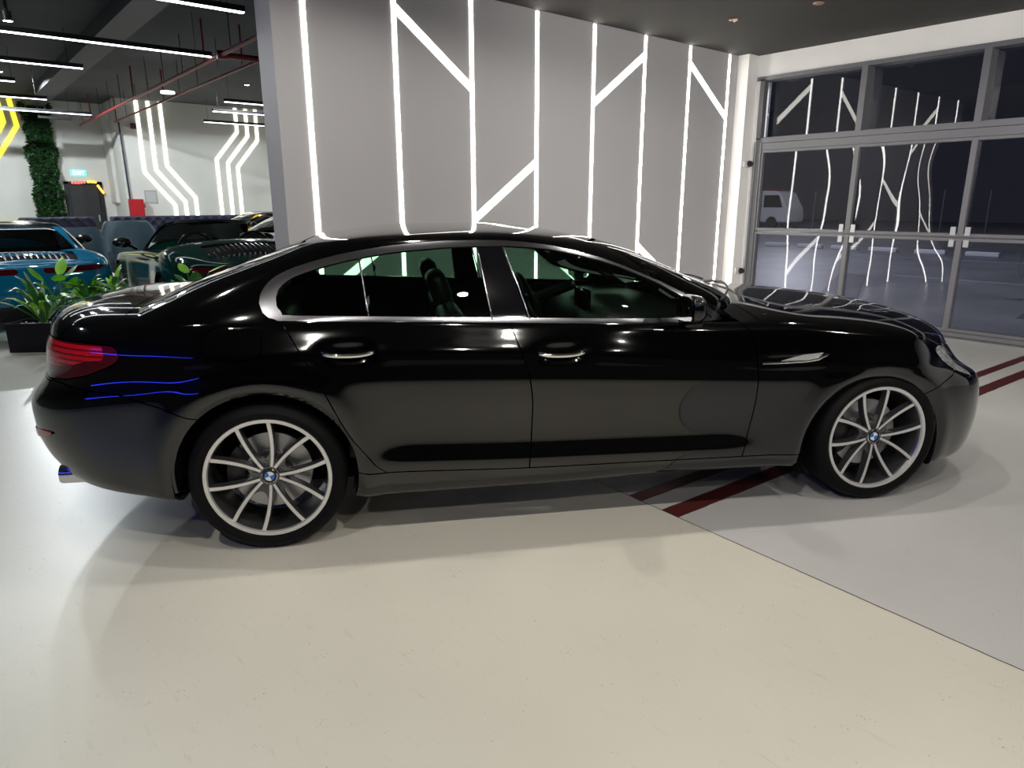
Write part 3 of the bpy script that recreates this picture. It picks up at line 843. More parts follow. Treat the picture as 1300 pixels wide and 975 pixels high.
# ---- door mirrors
for sg, own in ((-1, near['fd']), (1, far_fd)):
    b = bmesh.new(); bmesh.ops.create_uvsphere(b, u_segments=32, v_segments=20, radius=1)
    for v in b.verts:
        x, y, z = v.co
        f = lambda q, e: math.copysign(abs(q) ** e, q)
        X = f(x, .8) * .062; Y = f(y, .72) * .105; Z = f(z, .72) * .068
        if X < 0: X *= .45
        Z += .012 * (Y / .1)
        v.co = Vector((1.875 + X - abs(Y) * .06, sg * (.985 + Y), 1.035 + Z * (1 - .12 * Y / .1)))
    mr = bm_obj('door_mirror', b, M['paint'], own, True)
    b = bmesh.new(); pl = round_poly([(-.088, -.052), (.088, -.044), (.088, .060), (-.088, .050)], .035, 5)
    vs = [b.verts.new((1.846, sg * (.985 + y), 1.035 + z)) for y, z in pl]; b.faces.new(vs)
    bm_obj('mirror_glass', b, M['bright_chrome'], mr)
    b = bmesh.new(); box(b, (1.87, min(sg * .87, sg * .96), .945), (1.96, max(sg * .87, sg * .96), .985), .014, 3)
    bm_obj('mirror_arm', b, M['gloss_trim'], mr, True, 40)
    b = bmesh.new(); vs = []
    for (x, z) in ((1.90, .965), (2.105, .955), (2.02, 1.02), (1.93, 1.06)): vs.append(b.verts.new((x, sg * (gy(x, z) + .005), z)))
    b.faces.new(vs); bm_obj('mirror_sail', b, M['gloss_trim'], own)
# ---- wiper cowl with the dark vent grille at the base of the screen
b = bmesh.new(); rows = []
for i in range(25):
    y = -.62 + 1.24 * i / 24; xb = 2.44 - .34 * abs(y / .78) ** 2.4
    q_ = abs(y / .7); rows.append([b.verts.new((xb - .03, y, 1.008 - .02 * q_ - .07 * q_ ** 4)), b.verts.new((xb + .045, y, 1.022 - .025 * q_ ** 2 - .085 * q_ ** 4))])
for i in range(24): b.faces.new((rows[i][0], rows[i+1][0], rows[i+1][1], rows[i][1]))
bm_obj('scuttle_panel', b, M['black_plastic'], car, True)
for (x0, y0, x1, y1) in ((2.44, .10, 2.15, -.62), (2.42, .66, 2.42, .02)):
    b = bmesh.new(); pts = []
    for i in range(9):
        t = i / 8; y = y0 + (y1 - y0) * t; x = 2.455 - .34 * abs(y / .78) ** 2.4 - .045 * t * 1.2
        pts.append((x, y, 1.035 + .018 * math.sin(PI * t) - .04 * abs(y / .7) ** 2 + .02 * t))
    tube(b, pts, [.009] * 4 + [.006] * 5, 6); bm_obj('windscreen_wiper', b, M['black_plastic'], car, True)

# ---- interior
def seat(xc, yc, name, w=.50, back=.62, rec=.30, head=True, z0=.28):
    b = bmesh.new(); box(b, (xc - .02, yc - w/2, z0), (xc + .50, yc + w/2, z0 + .17), .06, 4)
    s = bm_obj(name, b, M['leather'], car, True, 60)
    Mx = Matrix.Translation((xc + .03, yc, z0 + .12)) @ Matrix.Rotation(-rec, 4, 'Y')
    b = bmesh.new(); box(b, (-.07, -w/2 + .01, 0), (.06, w/2 - .01, back), .055, 4, M=Mx)
    bm_obj('backrest', b, M['leather'], s, True, 60)
    if head:
        b = bmesh.new(); box(b, (-.055, -.135, back + .035), (.045, .135, back + .20), .045, 4, M=Mx)
        for q in (-.05, .05): tube(b, [Mx @ Vector((-.01, q, back - .02)), Mx @ Vector((-.01, q, back + .05))], .006, 6)
        bm_obj('headrest', b, M['leather'], s, True, 60)
    return s
for y in (-.37, .37):
    seat(1.02, y, 'front_seat', rec=.34)
    seat(.12, y, 'rear_seat', w=.56, back=.56, rec=.42)
b = bmesh.new(); box(b, (-.55, -.70, 1.00), (-.05, .70, 1.03), .01); bm_obj('parcel_shelf', b, M['leather'], car)
b = bmesh.new(); rows = []
for i in range(15):
    y = -.74 + 1.48 * i / 14; c = 1 - abs(y / .74) ** 4
    rows.append([b.verts.new((x, y * k_, z)) for x, z, k_ in ((1.62, .55, 1), (1.60, .80, 1), (1.66, .90 + .03 * c, 1), (1.76, .95 + .02 * c, 1), (2.0, .945, .96), (2.22, .925, .82), (2.26, .8, .8))])
for i in range(14):
    for k in range(6): b.faces.new((rows[i][k], rows[i+1][k], rows[i+1][k+1], rows[i][k+1]))
dash = bm_obj('dashboard', b, M['leather'], car, True, 50)
b = bmesh.new(); box(b, (1.635, -.17, .905), (1.66, .11, 1.025), .008, 2); sc_ = bm_obj('centre_screen', b, M['gloss_trim'], dash, True, 40)
b = bmesh.new(); box(b, (.9, -.12, .30), (1.66, .12, .60), .05, 3); bm_obj('centre_console', b, M['leather'], car, True, 50)
Mw = Matrix.Translation((1.42, .37, .90)) @ Matrix.Rotation(-.42, 4, 'Y')
b = bmesh.new(); tube(b, [Mw @ Vector((0, .185 * math.cos(a), .185 * math.sin(a))) for a in [2*PI*k/40 for k in range(40)]], .0155, 8, closed=True)
sw = bm_obj('steering_wheel', b, M['leather'], car, True)
b = bmesh.new()
box(b, (-.0, -.07, -.055), (.05, .07, .05), .025, 3, M=Mw)
for y0, y1, z0, z1 in ((-.18, -.05, -.03, .02), (.05, .18, -.03, .02)): box(b, (.005, y0, z0), (.022, y1, z1), .006, 2, M=Mw)
box(b, (.005, -.025, -.18), (.022, .025, -.04), .006, 2, M=Mw)
tube(b, [Mw @ Vector((.04, 0, 0)), Mw @ Vector((.30, 0, -.02))], .035, 8)
bm_obj('wheel_spokes', b, M['leather'], sw, True, 40)
b = bmesh.new(); box(b, (1.60, -.11, 1.235), (1.625, .11, 1.295), .012, 3); bm_obj('interior_mirror', b, M['black_plastic'], car, True, 40)
# ------------------------------------------------------------------ camera
CAM = (-1.411, -3.625, 1.503)
def make_camera():
    f, yaw, pitch, roll = CAMP
    cy, sy = math.cos(yaw), math.sin(yaw)
    fw = Vector((sy, cy, 0)); r = Vector((cy, -sy, 0)); u = Vector((0, 0, 1))
    f2 = fw * math.cos(pitch) - u * math.sin(pitch); u2 = u * math.cos(pitch) + fw * math.sin(pitch)
    r3 = r * math.cos(roll) + u2 * math.sin(roll); u3 = u2 * math.cos(roll) - r * math.sin(roll)
    Rz = Matrix.Rotation(-TH, 3, 'Z')
    r3, u3, f2 = Rz @ r3, Rz @ u3, Rz @ f2
    m = Matrix((r3, u3, -f2)).transposed()
    cd = bpy.data.cameras.new('camera'); cam = bpy.data.objects.new('camera', cd); COL.objects.link(cam)
    cam.location = CAM; cam.rotation_mode = 'QUATERNION'; cam.rotation_quaternion = m.to_quaternion()
    cd.sensor_fit = 'HORIZONTAL'; cd.sensor_width = 36; cd.lens = f / 1300 * 36; cd.clip_start = .02; cd.clip_end = 300
    SC.camera = cam
CAMP = (872.292, .173557, .259316, -.002212)
make_camera()

# ------------------------------------------------------------------ room materials
def wall_mat(name, col, rough=.75, var=.06):
    m = mat(name, col, rough); N = NT(m); co = N.coord()
    n1 = N.noise(co, .9, 4); n2 = N.noise(co, 35, 3)
    c2 = tuple(min(1, c * (1 + var)) for c in col); c1 = tuple(c * (1 - var) for c in col)
    N.l(N.ramp(n1, [(.3, c1), (.7, c2)]), N.b.inputs['Base Color']); N.bump(n2, .05, .003)
    return m
R = {}
R['panel'] = wall_mat('warm grey wall panel', (.47, .462, .475), .55, .02)
R['wall'] = wall_mat('off-white painted wall', (.55, .545, .52))
R['lintel'] = wall_mat('white plaster', (.88, .87, .85))
R['ceiling'] = wall_mat('dark grey ceiling', (.050, .047, .044), .85, .12)
R['baywall'] = wall_mat('light grey hall wall', (.66, .66, .62))
R['dim'] = wall_mat('dark hall wall', (.045, .045, .045))
R['baceil'] = wall_mat('charcoal hall ceiling', (.045, .047, .05), .9, .15)
R['frame'] = mat('grey powder-coated aluminium', (.20, .20, .215), .38, .35)
R['steel'] = mat('galvanised plate', (.62, .63, .65), .35, .6)
R['black'] = mat('black metal', (.012, .012, .013), .5)
R['redpipe'] = mat('red fire pipe', (.20, .012, .014), .4)
R['red'] = mat('red cabinet', (.42, .012, .018), .35)
R['led'] = mat('led strip', (.9, .9, .85), .5, emit=(1, .965, .88), estr=15.)
R['ledpanel'] = mat('led diffuser', (.9, .88, .8), .5, emit=(1, .96, .84), estr=7.)
R['led2'] = mat('hall led strip', (.9, .9, .85), .5, emit=(1, .975, .84), estr=3.2)
R['ledy'] = mat('yellow led strip', (.9, .8, .1), .5, emit=(1, .80, .04), estr=1.8)
R['bar'] = mat('linear lamp diffuser', (.9, .9, .9), .5, emit=(.96, .98, 1), estr=7.)
R['lens'] = mat('spot lens', (.9, .9, .9), .5, emit=(1, .97, .90), estr=60.)
R['pane_top'] = glass_mat('clear pane', (.55, .57, .62), 1.52, boost=1.3)
R['pane_low'] = glass_mat('clear door pane', (.60, .62, .68), 1.52, wave=(.9, .034), boost=1.35)

# floor: warm beige resin left of the joint, cooler grey right of it, two oxblood stripes
def floor_mat():
    m = mat('resin floor', (.5, .5, .5), .32, spec=.4); N = NT(m); co = N.coord(); X, Y, Z = N.xyz(co)
    cl = N.noise(co, .55, 5, .55); fine = N.noise(co, 9, 6, .65); spk = N.noise(co, 120, 2, .5)
    warm = N.ramp(cl, [(.3, (.585, .56, .485)), (.7, (.68, .65, .565))])
    cool = N.ramp(cl, [(.3, (.47, .465, .455)), (.7, (.565, .56, .55))])
    hall = N.ramp(cl, [(.3, (.42, .45, .42)), (.7, (.52, .55, .515))])
    jx = N.math('SUBTRACT', X, N.math('ADD', N.math('MULTIPLY', Y, .0405), 1.264))
    side = N.math('GREATER_THAN', jx, 0)
    soft = N.noise(co, .5, 1, .4)
    mr = N.n('ShaderNodeMapRange', interpolation_type='SMOOTHERSTEP'); N.l(N.math('ADD', X, N.math('MULTIPLY', soft, .8)), mr.inputs[0]); mr.inputs[1].default_value = -2.4; mr.inputs[2].default_value = .6
    left = mr.outputs[0]
    c = N.mix(left, hall, warm)
    c = N.mix(side, c, cool)
    # faint scuffs
    sc = N.n('ShaderNodeMapping'); sc.inputs['Scale'].default_value = (1, .22, 1); sc.inputs['Rotation'].default_value = (0, 0, .6); N.l(co, sc.inputs[0])
    s1 = N.noise(sc.outputs[0], 26, 6, .75)
    s1m = N.ramp(s1, [(.60, (0, 0, 0)), (.70, (.32, .32, .32))])
    c = N.mix(s1m, c, (.33, .31, .27))
    sp = N.ramp(N.math('MULTIPLY', spk, N.math('ADD', fine, .25)), [(.56, (0, 0, 0)), (.60, (.55, .55, .55))])
    c = N.mix(sp, c, (.10, .085, .07))
    # joint line
    line = N.math('LESS_THAN', N.math('ABSOLUTE', N.math('ADD', jx, N.math('MULTIPLY', N.math('SUBTRACT', fine, .5), .012))), .0032)
    c = N.mix(line, c, (.05, .04, .03))
    # painted stripes run away from the joint
    xx = N.math('SUBTRACT', X, 1.19)
    ys = N.math('ADD', Y, N.math('MULTIPLY', xx, .050))
    edge = N.math('MULTIPLY', N.math('SUBTRACT', fine, .5), .02)
    ys = N.math('ADD', ys, edge)
    def band(a, b): return N.math('MULTIPLY', N.math('GREATER_THAN', ys, a), N.math('LESS_THAN', ys, b))
    bands = N.math('MAXIMUM', band(-1.515, -1.425), band(-1.758, -1.648))
    bands = N.math('MULTIPLY', bands, side)
    c = N.mix(bands, c, (.085, .016, .015))
    N.l(c, N.b.inputs['Base Color'])
    N.l(N.mix(left, N.ramp(cl, [(.2, (.29, .29, .29)), (.8, (.33, .33, .33))]), N.ramp(cl, [(.2, (.31, .31, .31)), (.8, (.42, .42, .42))])), N.b.inputs['Roughness'])
    h = N.math('ADD', N.math('MULTIPLY', fine, .6), N.math('MULTIPLY', cl, .9))
    N.bump(h, .10, .012)
    return m
R['floor'] = floor_mat()

YAWG = math.radians(-1.4)
XG = 7.35; YW = 2.03; ZC = 3.345; ZB = 4.30
def wbox(name, lo, hi, m, parent=None, st=True, bev=0.):
    b = bmesh.new(); box(b, lo, hi, bev); o = bm_obj(name, b, m, parent)
    if st and parent is None: o['kind'] = 'structure'
    return o
wbox('floor', (-9, -10, -.12), (XG + .12, 21, 0), R['floor'])
wbox('ceiling', (-9, -10, ZC), (XG + .3, 2.34, ZC + .12), R['ceiling'])
wbox('ceiling_hall', (-9, 2.34, ZB), (XG + .3, 21, ZB + .12), R['baceil'])
wbox('wall_soffit', (-9, 2.34, ZC), (XG, 2.44, ZB), R['baceil'])
wbox('wall_behind', (-9, -10.15, 0), (XG + .3, -10, ZC), R['dim'])
wbox('wall_left', (-9.15, -10, 0), (-9, 21, ZB), R['dim'])
wbox('wall_hall_right', (XG, 2.34, 0), (XG + .25, 21, ZB), R['baywall'])
wbox('wall_hall_door', (-9, 20.7, 0), (3.07, 20.9, ZB), R['baywall'])
wbox('wall_hall_back', (3.07, 19.0, 0), (XG, 20.9, ZB), R['baywall'])
wbox('wall_light', (.87, YW, 0), (7.13, 2.34, ZC), R['panel'])
wbox('trim_corner_column', (7.13, 1.87, 0), (XG + .15, 2.34, ZC), R['lintel'])
wbox('trim_jamb', (XG, 1.80, 0), (XG + .25, 1.87, 3.08), R['lintel'])
wbox('wall_lintel', (XG, -10, 3.08), (XG + .25, 1.87, ZC), R['lintel'])
# rear right of the room: plain wall next to the glazed front
wbox('wall_right', (XG, -10, 0), (XG + .25, -4.9, 3.08), R['lintel'])

# ------------------------------------------------------------------ light strips on the grey wall
xs = [1.134, 1.955, 2.779, 3.602, 4.424, 5.262, 6.102, 6.933]
for i, x in enumerate(xs):
    b = bmesh.new(); box(b, (x - .020, YW - .004, .02), (x + .020, YW - .0005, ZC - .012))
    words = ['first', 'second', 'third', 'fourth', 'fifth', 'sixth', 'seventh', 'eighth'][i]
    tag(bm_obj('light_strip', b, R['led']), 'vertical white light strip on the grey wall, %s from its left end' % words, 'light strip', 'vertical light strips on the grey wall')
diags = [((1.975, 3.105), (2.757, 2.555), 'long diagonal light bar high up between the second and third strips'),
         ((2.80, 1.345), (3.582, 1.890), 'diagonal light bar rising right between the third and fourth strips, above the car roof'),
         ((4.445, 2.555), (5.24, 3.115), 'diagonal light bar rising right between the fifth and sixth strips, near the ceiling'),
         ((6.122, 3.125), (6.913, 2.585), 'diagonal light bar falling right between the seventh and last strips'),
         ((5.285, .965), (6.08, .42), 'low diagonal light bar falling right between the sixth and seventh strips'),
         ((3.64, 1.06), (4.40, .53), 'diagonal light bar seen through the front side window of the black car'),
         ((1.22, .76), (1.93, 1.23), 'diagonal light bar seen through the rear side window of the black car')]
for (a, c, lab) in diags:
    b = bmesh.new(); h = .045
    prism(b, [(a[0], a[1] - h), (c[0], c[1] - h), (c[0], c[1] + h), (a[0], a[1] + h)], YW - .003, YW - .0005)
    tag(bm_obj('diagonal_light', b, R['ledpanel']), lab, 'light panel', 'diagonal light panels on the grey wall')

# ------------------------------------------------------------------ glazed front: fixed lights above, sectional door below
def yaw_about(x, y, a=YAWG): return Matrix.Translation((x, y, 0)) @ Matrix.Rotation(a, 4, 'Z') @ Matrix.Translation((-x, -y, 0))   # turns each pane slightly, to shift the light strips mirrored in it
YE = 1.80; muls = [1.80, .45, -.80, -2.05, -3.30, -4.88]
fr = wbox('window_1', (XG - .02, -4.9, 2.255), (XG + .07, 1.795, 2.315), R['frame'])   # transom with everything of the fixed glazing hung on it
b = bmesh.new()
box(b, (XG - .02, -4.9, 3.03), (XG + .07, 1.85, 3.08)); box(b, (XG - .02, 1.74, 2.30), (XG + .07, 1.80, 3.05))
for y in muls[1:]: box(b, (XG - .03, y - .035, 2.31), (XG + .20, y + .035, 3.04))
box(b, (XG + .07, -4.9, 2.255), (XG + .20, 1.80, 2.33)); box(b, (XG + .07, -4.9, 3.03), (XG + .20, 1.85, 3.079))
bm_obj('window_frame', b, R['frame'], fr)
for i in range(5):
    b = bmesh.new(); box(b, (XG + .145, muls[i+1] + .03, 2.31), (XG + .155, muls[i] - .03, 3.04), M=yaw_about(XG + .15, (muls[i] + muls[i+1]) / 2)); bm_obj('window_pane', b, R['pane_top'], fr)
dr = wbox('door_1', (XG - .01, -4.9, 2.165), (XG + .05, 1.78, 2.25), R['frame'])      # top rail of the sectional door
b = bmesh.new()
box(b, (XG - .03, 1.715, 0), (XG + .09, 1.79, 2.26), .006)
box(b, (XG - .05, 1.775, 0), (XG - .03, 1.80, 2.27), .004)
bm_obj('guide_rail', b, R['frame'], dr)
def tilted_row(z0, z1, nm):
    b = bmesh.new()
    box(b, (XG, -4.9, z0), (XG + .075, 1.74, z0 + .038), .004); box(b, (XG, -4.9, z1 - .038), (XG + .075, 1.74, z1), .004)
    ys = [1.72] + muls[1:]
    for y in ys: box(b, (XG - .004, y - .030, z0), (XG + .075, y + .030, z1), .005)
    s = bm_obj(nm, b, R['frame'], dr)
    for i in range(5):
        b = bmesh.new(); box(b, (XG + .040, ys[i+1] + .02, z0 + .03), (XG + .048, ys[i] - .02, z1 - .03), M=yaw_about(XG + .044, (ys[i] + ys[i+1]) / 2)); bm_obj('door_pane', b, R['pane_low'], s)
tilted_row(.06, 1.105, 'door_section'); tilted_row(1.115, 2.165, 'door_section')
for y in (.45, -.80, -2.05, -3.3):
    b = bmesh.new()
    for dy in (-.10, .045):
        for z0, z1 in ((1.005, 1.085), (1.13, 1.225)): box(b, (XG - .012, y + dy, z0), (XG - .002, y + dy + .055, z1), .003)
    bm_obj('hinge_plate', b, R['steel'], dr)
b = bmesh.new(); box(b, (XG - .05, -4.9, .012), (XG + .09, 1.74, .06), .006); box(b, (XG - .10, -4.9, 0), (XG + .10, 1.75, .012), .002)
bm_obj('bottom_seal', b, R['frame'], dr)
# door sensors on the column
for z, lab in ((1.99, 'small round black door sensor high on the white corner column'), (.56, 'small round black door sensor low on the white corner column')):
    s = empty('door_sensor', (7.24, 1.87, z), 0, lab, 'sensor', 'door sensors on the corner column')
    b = bmesh.new(); box(b, (-.085, -.035, -.045), (.05, 0, .045), .012, 2); bm_obj('sensor_base', b, mat('white plastic', (.7, .7, .7), .4), s, True, 40)
    b = bmesh.new(); lathe(b, [(0, -.085), (.030, -.080), (.040, -.06), (.040, -.025)], 20, 'y', (.02, 0, 0)); bm_obj('sensor_head', b, R['black'], s, True, 50)

# ------------------------------------------------------------------ ceiling fittings over the car
for (x, y), lab in (((5.43, .99), 'three-lobed copper sprinkler on the dark ceiling near the corner column'), ((5.54, .14), 'flat copper ceiling rosette at the top edge of the picture')):
    b = bmesh.new()
    if 'three' in lab:
        for a in range(3):
            A = a * 2 * PI / 3; box(b, (x + .035 * math.cos(A) - .018, y + .035 * math.sin(A) - .018, ZC - .014), (x + .035 * math.cos(A) + .018, y + .035 * math.sin(A) + .018, ZC - .002), .005, 2)
        lathe(b, [(0, ZC - .03), (.012, ZC - .03), (.014, ZC - .012), (.030, ZC - .010), (.03, ZC)], 16, 'z', (x, y, 0))
    else: lathe(b, [(0, ZC - .012), (.035, ZC - .012), (.05, ZC - .006), (.052, ZC)], 24, 'z', (x, y, 0))
    tag(bm_obj('sprinkler', b, mat('copper fitting', (.62, .40, .32), .35, .7), None, True, 40), lab, 'sprinkler')
# recessed spots: fixture ring and bright lens, each with its real lamp
def spot(x, y, e, label, z=ZC, blend=.15, ang=176, size=.05, col=(1, .95, .87), grp='recessed ceiling spots'):
    s = empty('ceiling_spot', (x, y, z), 0, label, 'ceiling light', grp)
    b = bmesh.new(); lathe(b, [(.048, -.004), (.062, -.010), (.075, -.006), (.078, 0)], 28, 'z'); bm_obj('trim_ring', b, R['black'], s, True, 40)
    b = bmesh.new(); lathe(b, [(0, -.006), (.05, -.006)], 24, 'z'); bm_obj('spot_lens', b, R['lens'], s)
    ld = bpy.data.lights.new('spot_lamp', 'SPOT'); ld.energy = e; ld.spot_size = math.radians(ang); ld.spot_blend = blend; ld.shadow_soft_size = size; ld.color = col
    lo = bpy.data.objects.new('spot_lamp', ld); COL.objects.link(lo); lo.parent = s; lo.location = (0, 0, -.03)
    return s
# ------------------------------------------------------------------ hall behind: walls with light lines, door, column, pipes
HB, HA = 19.0, 20.7
def led_path(name, pts, w, y, m, label, cat, grp):
    b = bmesh.new(); n = len(pts); off = []
    for i in range(n):
        def nrm(a, c): dx, dz = c[0] - a[0], c[1] - a[1]; l = math.hypot(dx, dz); return Vector((-dz / l, dx / l))
        n0 = nrm(pts[i-1], pts[i]) if i else nrm(pts[0], pts[1]); n1 = nrm(pts[i], pts[i+1]) if i < n - 1 else n0
        mm = (n0 + n1).normalized(); k = w / 2 / max(.3, mm.dot(n0)); off.append((mm.x * k, mm.y * k))
    poly = [(p[0] + o[0], p[1] + o[1]) for p, o in zip(pts, off)] + [(p[0] - o[0], p[1] - o[1]) for p, o in list(zip(pts, off))[::-1]]
    for i in range(n - 1):
        q = [poly[i], poly[i+1], poly[2*n-2-i], poly[2*n-1-i]]
        prism(b, q, y - .02, y - .001)
    bmesh.ops.remove_doubles(b, verts=b.verts, dist=1e-5)
    return tag(bm_obj(name, b, m), label, cat, grp)
G1 = 'bent light lines on the hall back wall'
for pts, lab in (
 ([(3.62, 4.27), (3.62, 2.34), (4.33, 1.42), (4.33, .05)], 'bent white light line on the hall back wall, leftmost of the three stepping right'),
 ([(3.93, 4.27), (3.93, 2.41), (4.63, 1.52), (4.63, .05)], 'bent white light line on the hall back wall, middle of the three stepping right'),
 ([(4.24, 4.27), (4.24, 2.53), (4.93, 1.64), (4.93, .05)], 'bent white light line on the hall back wall, rightmost of the three stepping right'),
 ([(6.35, 4.27), (6.35, 3.58), (5.66, 2.77), (5.66, .05)], 'bent white light line on the hall back wall, leftmost of the three stepping left'),
 ([(6.66, 4.27), (6.66, 3.48), (5.98, 2.67), (5.98, .05)], 'bent white light line on the hall back wall, middle of the three stepping left'),
 ([(6.96, 4.27), (6.96, 3.38), (6.27, 2.56), (6.27, .05)], 'bent white light line on the hall back wall, rightmost of the three stepping left')):
    led_path('light_line', pts, .088, HB, R['led2'], lab, 'light strip', G1)
for pts, lab in (([(.84, 4.27), (.92, 3.56), (.42, 2.80), (-.3, 2.0)], 'bent yellow light line beside the green plant column, the longer one'),
                 ([(.56, 4.27), (.63, 3.66), (.5, 3.42), (-.2, 2.75)], 'bent yellow light line further left of the green plant column')):
    led_path('yellow_light_line', pts, .11, HA, R['ledy'], lab, 'light strip', 'yellow light lines on the hall wall')
# grey dark door with coloured fairy lights, exit sign
dd = wbox('door_2', (1.92, HA - .03, 0), (2.66, HA - .001, 2.02), mat('dark door leaf', (.03, .032, .034), .35))
b = bmesh.new()
for lo, hi in (((1.80, HA - .06, 0), (1.92, HA - .001, 2.10)), ((2.66, HA - .06, 0), (2.78, HA - .001, 2.10)), ((1.80, HA - .06, 2.02), (2.78, HA - .001, 2.10))): box(b, lo, hi, .01)
bm_obj('door_frame', b, R['black'], dd)
b = bmesh.new(); box(b, (2.56, HA - .09, .95), (2.60, HA - .03, 1.15), .01); bm_obj('door_handle', b, R['steel'], dd)
s = empty('garland_lights', (2.3, HA - .1, 2.1), 0, 'string of red and yellow lights over the dark hall door', 'fairy lights')
for x0, x1, c in ((-.28, .02, (1, .10, .09)), (.12, .36, (1, .68, .05)), (.38, .47, (1, .45, .06))):
    b = bmesh.new()
    for k in range(5):
        t = k / 4; x = x0 + (x1 - x0) * t; z = -.02 + .02 * math.sin(9 * x) - (max(0, x - .3) * 1.6)
        bmesh.ops.create_uvsphere(b, u_segments=8, v_segments=6, radius=.035, matrix=Matrix.Translation((x, 0, z)))
    bm_obj('bulbs', b, mat('coloured bulb', c, .4, emit=c, estr=2.2), s)
ex = empty('exit_sign', (2.22, HA - .04, 2.34), 0, 'small glowing green-white exit sign above the dark hall door', 'exit sign')
b = bmesh.new(); box(b, (-.20, -.01, -.09), (.20, .035, .09), .01); bm_obj('sign_body', b, mat('sign green', (.05, .45, .36), .4, emit=(.30, .95, .85), estr=1.0), ex)
cu = bpy.data.curves.new('sign_text', 'FONT'); cu.body = 'EXIT'; cu.size = .15; cu.align_x = 'CENTER'; cu.align_y = 'CENTER'; cu.extrude = .002
cu.materials.append(mat('sign white', (.9, 1, 1), .4, emit=(.9, 1, 1), estr=3.)); to0 = bpy.data.objects.new('sign_text', cu); COL.objects.link(to0); bpy.context.view_layer.update(); me_ = bpy.data.meshes.new_from_object(to0.evaluated_get(bpy.context.evaluated_depsgraph_get())); bpy.data.objects.remove(to0); to = bpy.data.objects.new('sign_text', me_); COL.objects.link(to); to.parent = ex; to.location = (0, -.013, 0); to.rotation_euler = (PI / 2, 0, 0)
# red hose cabinet, sprinkler drop pipe, sounder and switches on the back wall
c = empty('hose_cabinet', (3.25, HB, 0), 0, 'red fire hose cabinet on the hall back wall by the corner', 'fire cabinet')
b = bmesh.new(); box(b, (-.17, -.24, .62), (.19, -.001, 1.60), .012, 2); bm_obj('cabinet_body', b, R['red'], c)
b = bmesh.new(); box(b, (-.15, -.255, .65), (.17, -.241, 1.57), .006, 2); bm_obj('cabinet_door', b, R['red'], c)
b = bmesh.new(); box(b, (.12, -.275, 1.05), (.14, -.256, 1.15), .004); bm_obj('cabinet_handle', b, R['black'], c)
b = bmesh.new(); tube(b, [(3.14, HB - .05, 1.6), (3.11, HB - .05, 3.66)], .022, 8)
tag(bm_obj('drop_pipe', b, mat('dark pipe', (.02, .015, .05), .4)), 'thin dark vertical pipe dropping to the red cabinet', 'pipe')
b = bmesh.new(); box(b, (3.40, HB - .07, 3.50), (3.55, HB - .001, 3.66), .02, 2); tag(bm_obj('fire_sounder', b, mat('dark red plastic', (.12, .02, .02), .4)), 'small dark red sounder high on the hall back wall', 'alarm')
b = bmesh.new(); box(b, (3.42, HB - .03, 1.36), (3.52, HB - .001, 1.46), .01); tag(bm_obj('call_point', b, mat('dull red plastic', (.25, .08, .08), .4)), 'small dull red call point on the hall back wall', 'alarm')
pl = empty('wall_plate', (3.70, HB, 1.66), 0, 'pale square notice plate on the hall back wall', 'plate')
b = bmesh.new(); box(b, (-.17, -.012, -.19), (.17, -.001, .19), .006); bm_obj('plate', b, mat('pale plate', (.42, .42, .40), .4), pl)
b = bmesh.new(); box(b, (-.13, -.016, -.14), (.13, -.0125, .14), .0); box(b, (-.09, -.0165, -.10), (.09, -.016, .10), .0); bm_obj('plate_centre', b, mat('pale plate centre', (.50, .50, .48), .4), pl)
# pilaster on the hall side of the jog
wbox('trim_pilaster', (2.98, 20.0, 1.5), (3.07, 20.69, ZB - .3), R['baywall'])

# plant column: trunk box with a thick coat of small leaves
pc_ = empty('plant_column', (1.36, HA - .30, 0), 0, 'tall column clad in dark green leaves against the hall wall', 'plant column')
b = bmesh.new(); box(b, (-.20, -.16, 0), (.20, .24, ZB - .02)); bm_obj('column_core', b, mat('column core', (.012, .03, .012), .8), pc_)
V, F, MI = [], [], []
r_ = random.Random(3)
for k in range(3800):
    a = r_.uniform(-.15, PI + .15); z = r_.uniform(.02, ZB - .15)
    wob = .03 * math.sin(z * 5) + .03 * math.sin(z * 11 + 1)
    px_, py_ = (.24 + wob) * math.cos(a) * 1.08, -(.20 + wob) * math.sin(a)
    l = r_.uniform(.07, .15); w_ = l * .32
    d_ = Vector((math.cos(a) + r_.uniform(-.7, .7), -math.sin(a) + r_.uniform(-.7, .7), r_.uniform(-.9, .5))).normalized()
    u_ = d_.cross(Vector((r_.uniform(-1, 1), r_.uniform(-1, 1), 1))).normalized()
    p = Vector((px_, py_, z)); q = len(V)
    V += [p, p + d_ * l * .5 + u_ * w_, p + d_ * l, p + d_ * l * .5 - u_ * w_]; F.append((q, q + 1, q + 2, q + 3)); MI.append(r_.choice((0, 0, 1)))
mesh_obj('foliage', V, F, None, pc_, mats=[mat('dark leaf', (.012, .055, .014), .5), mat('mid leaf', (.03, .11, .025), .5)], mi=MI)

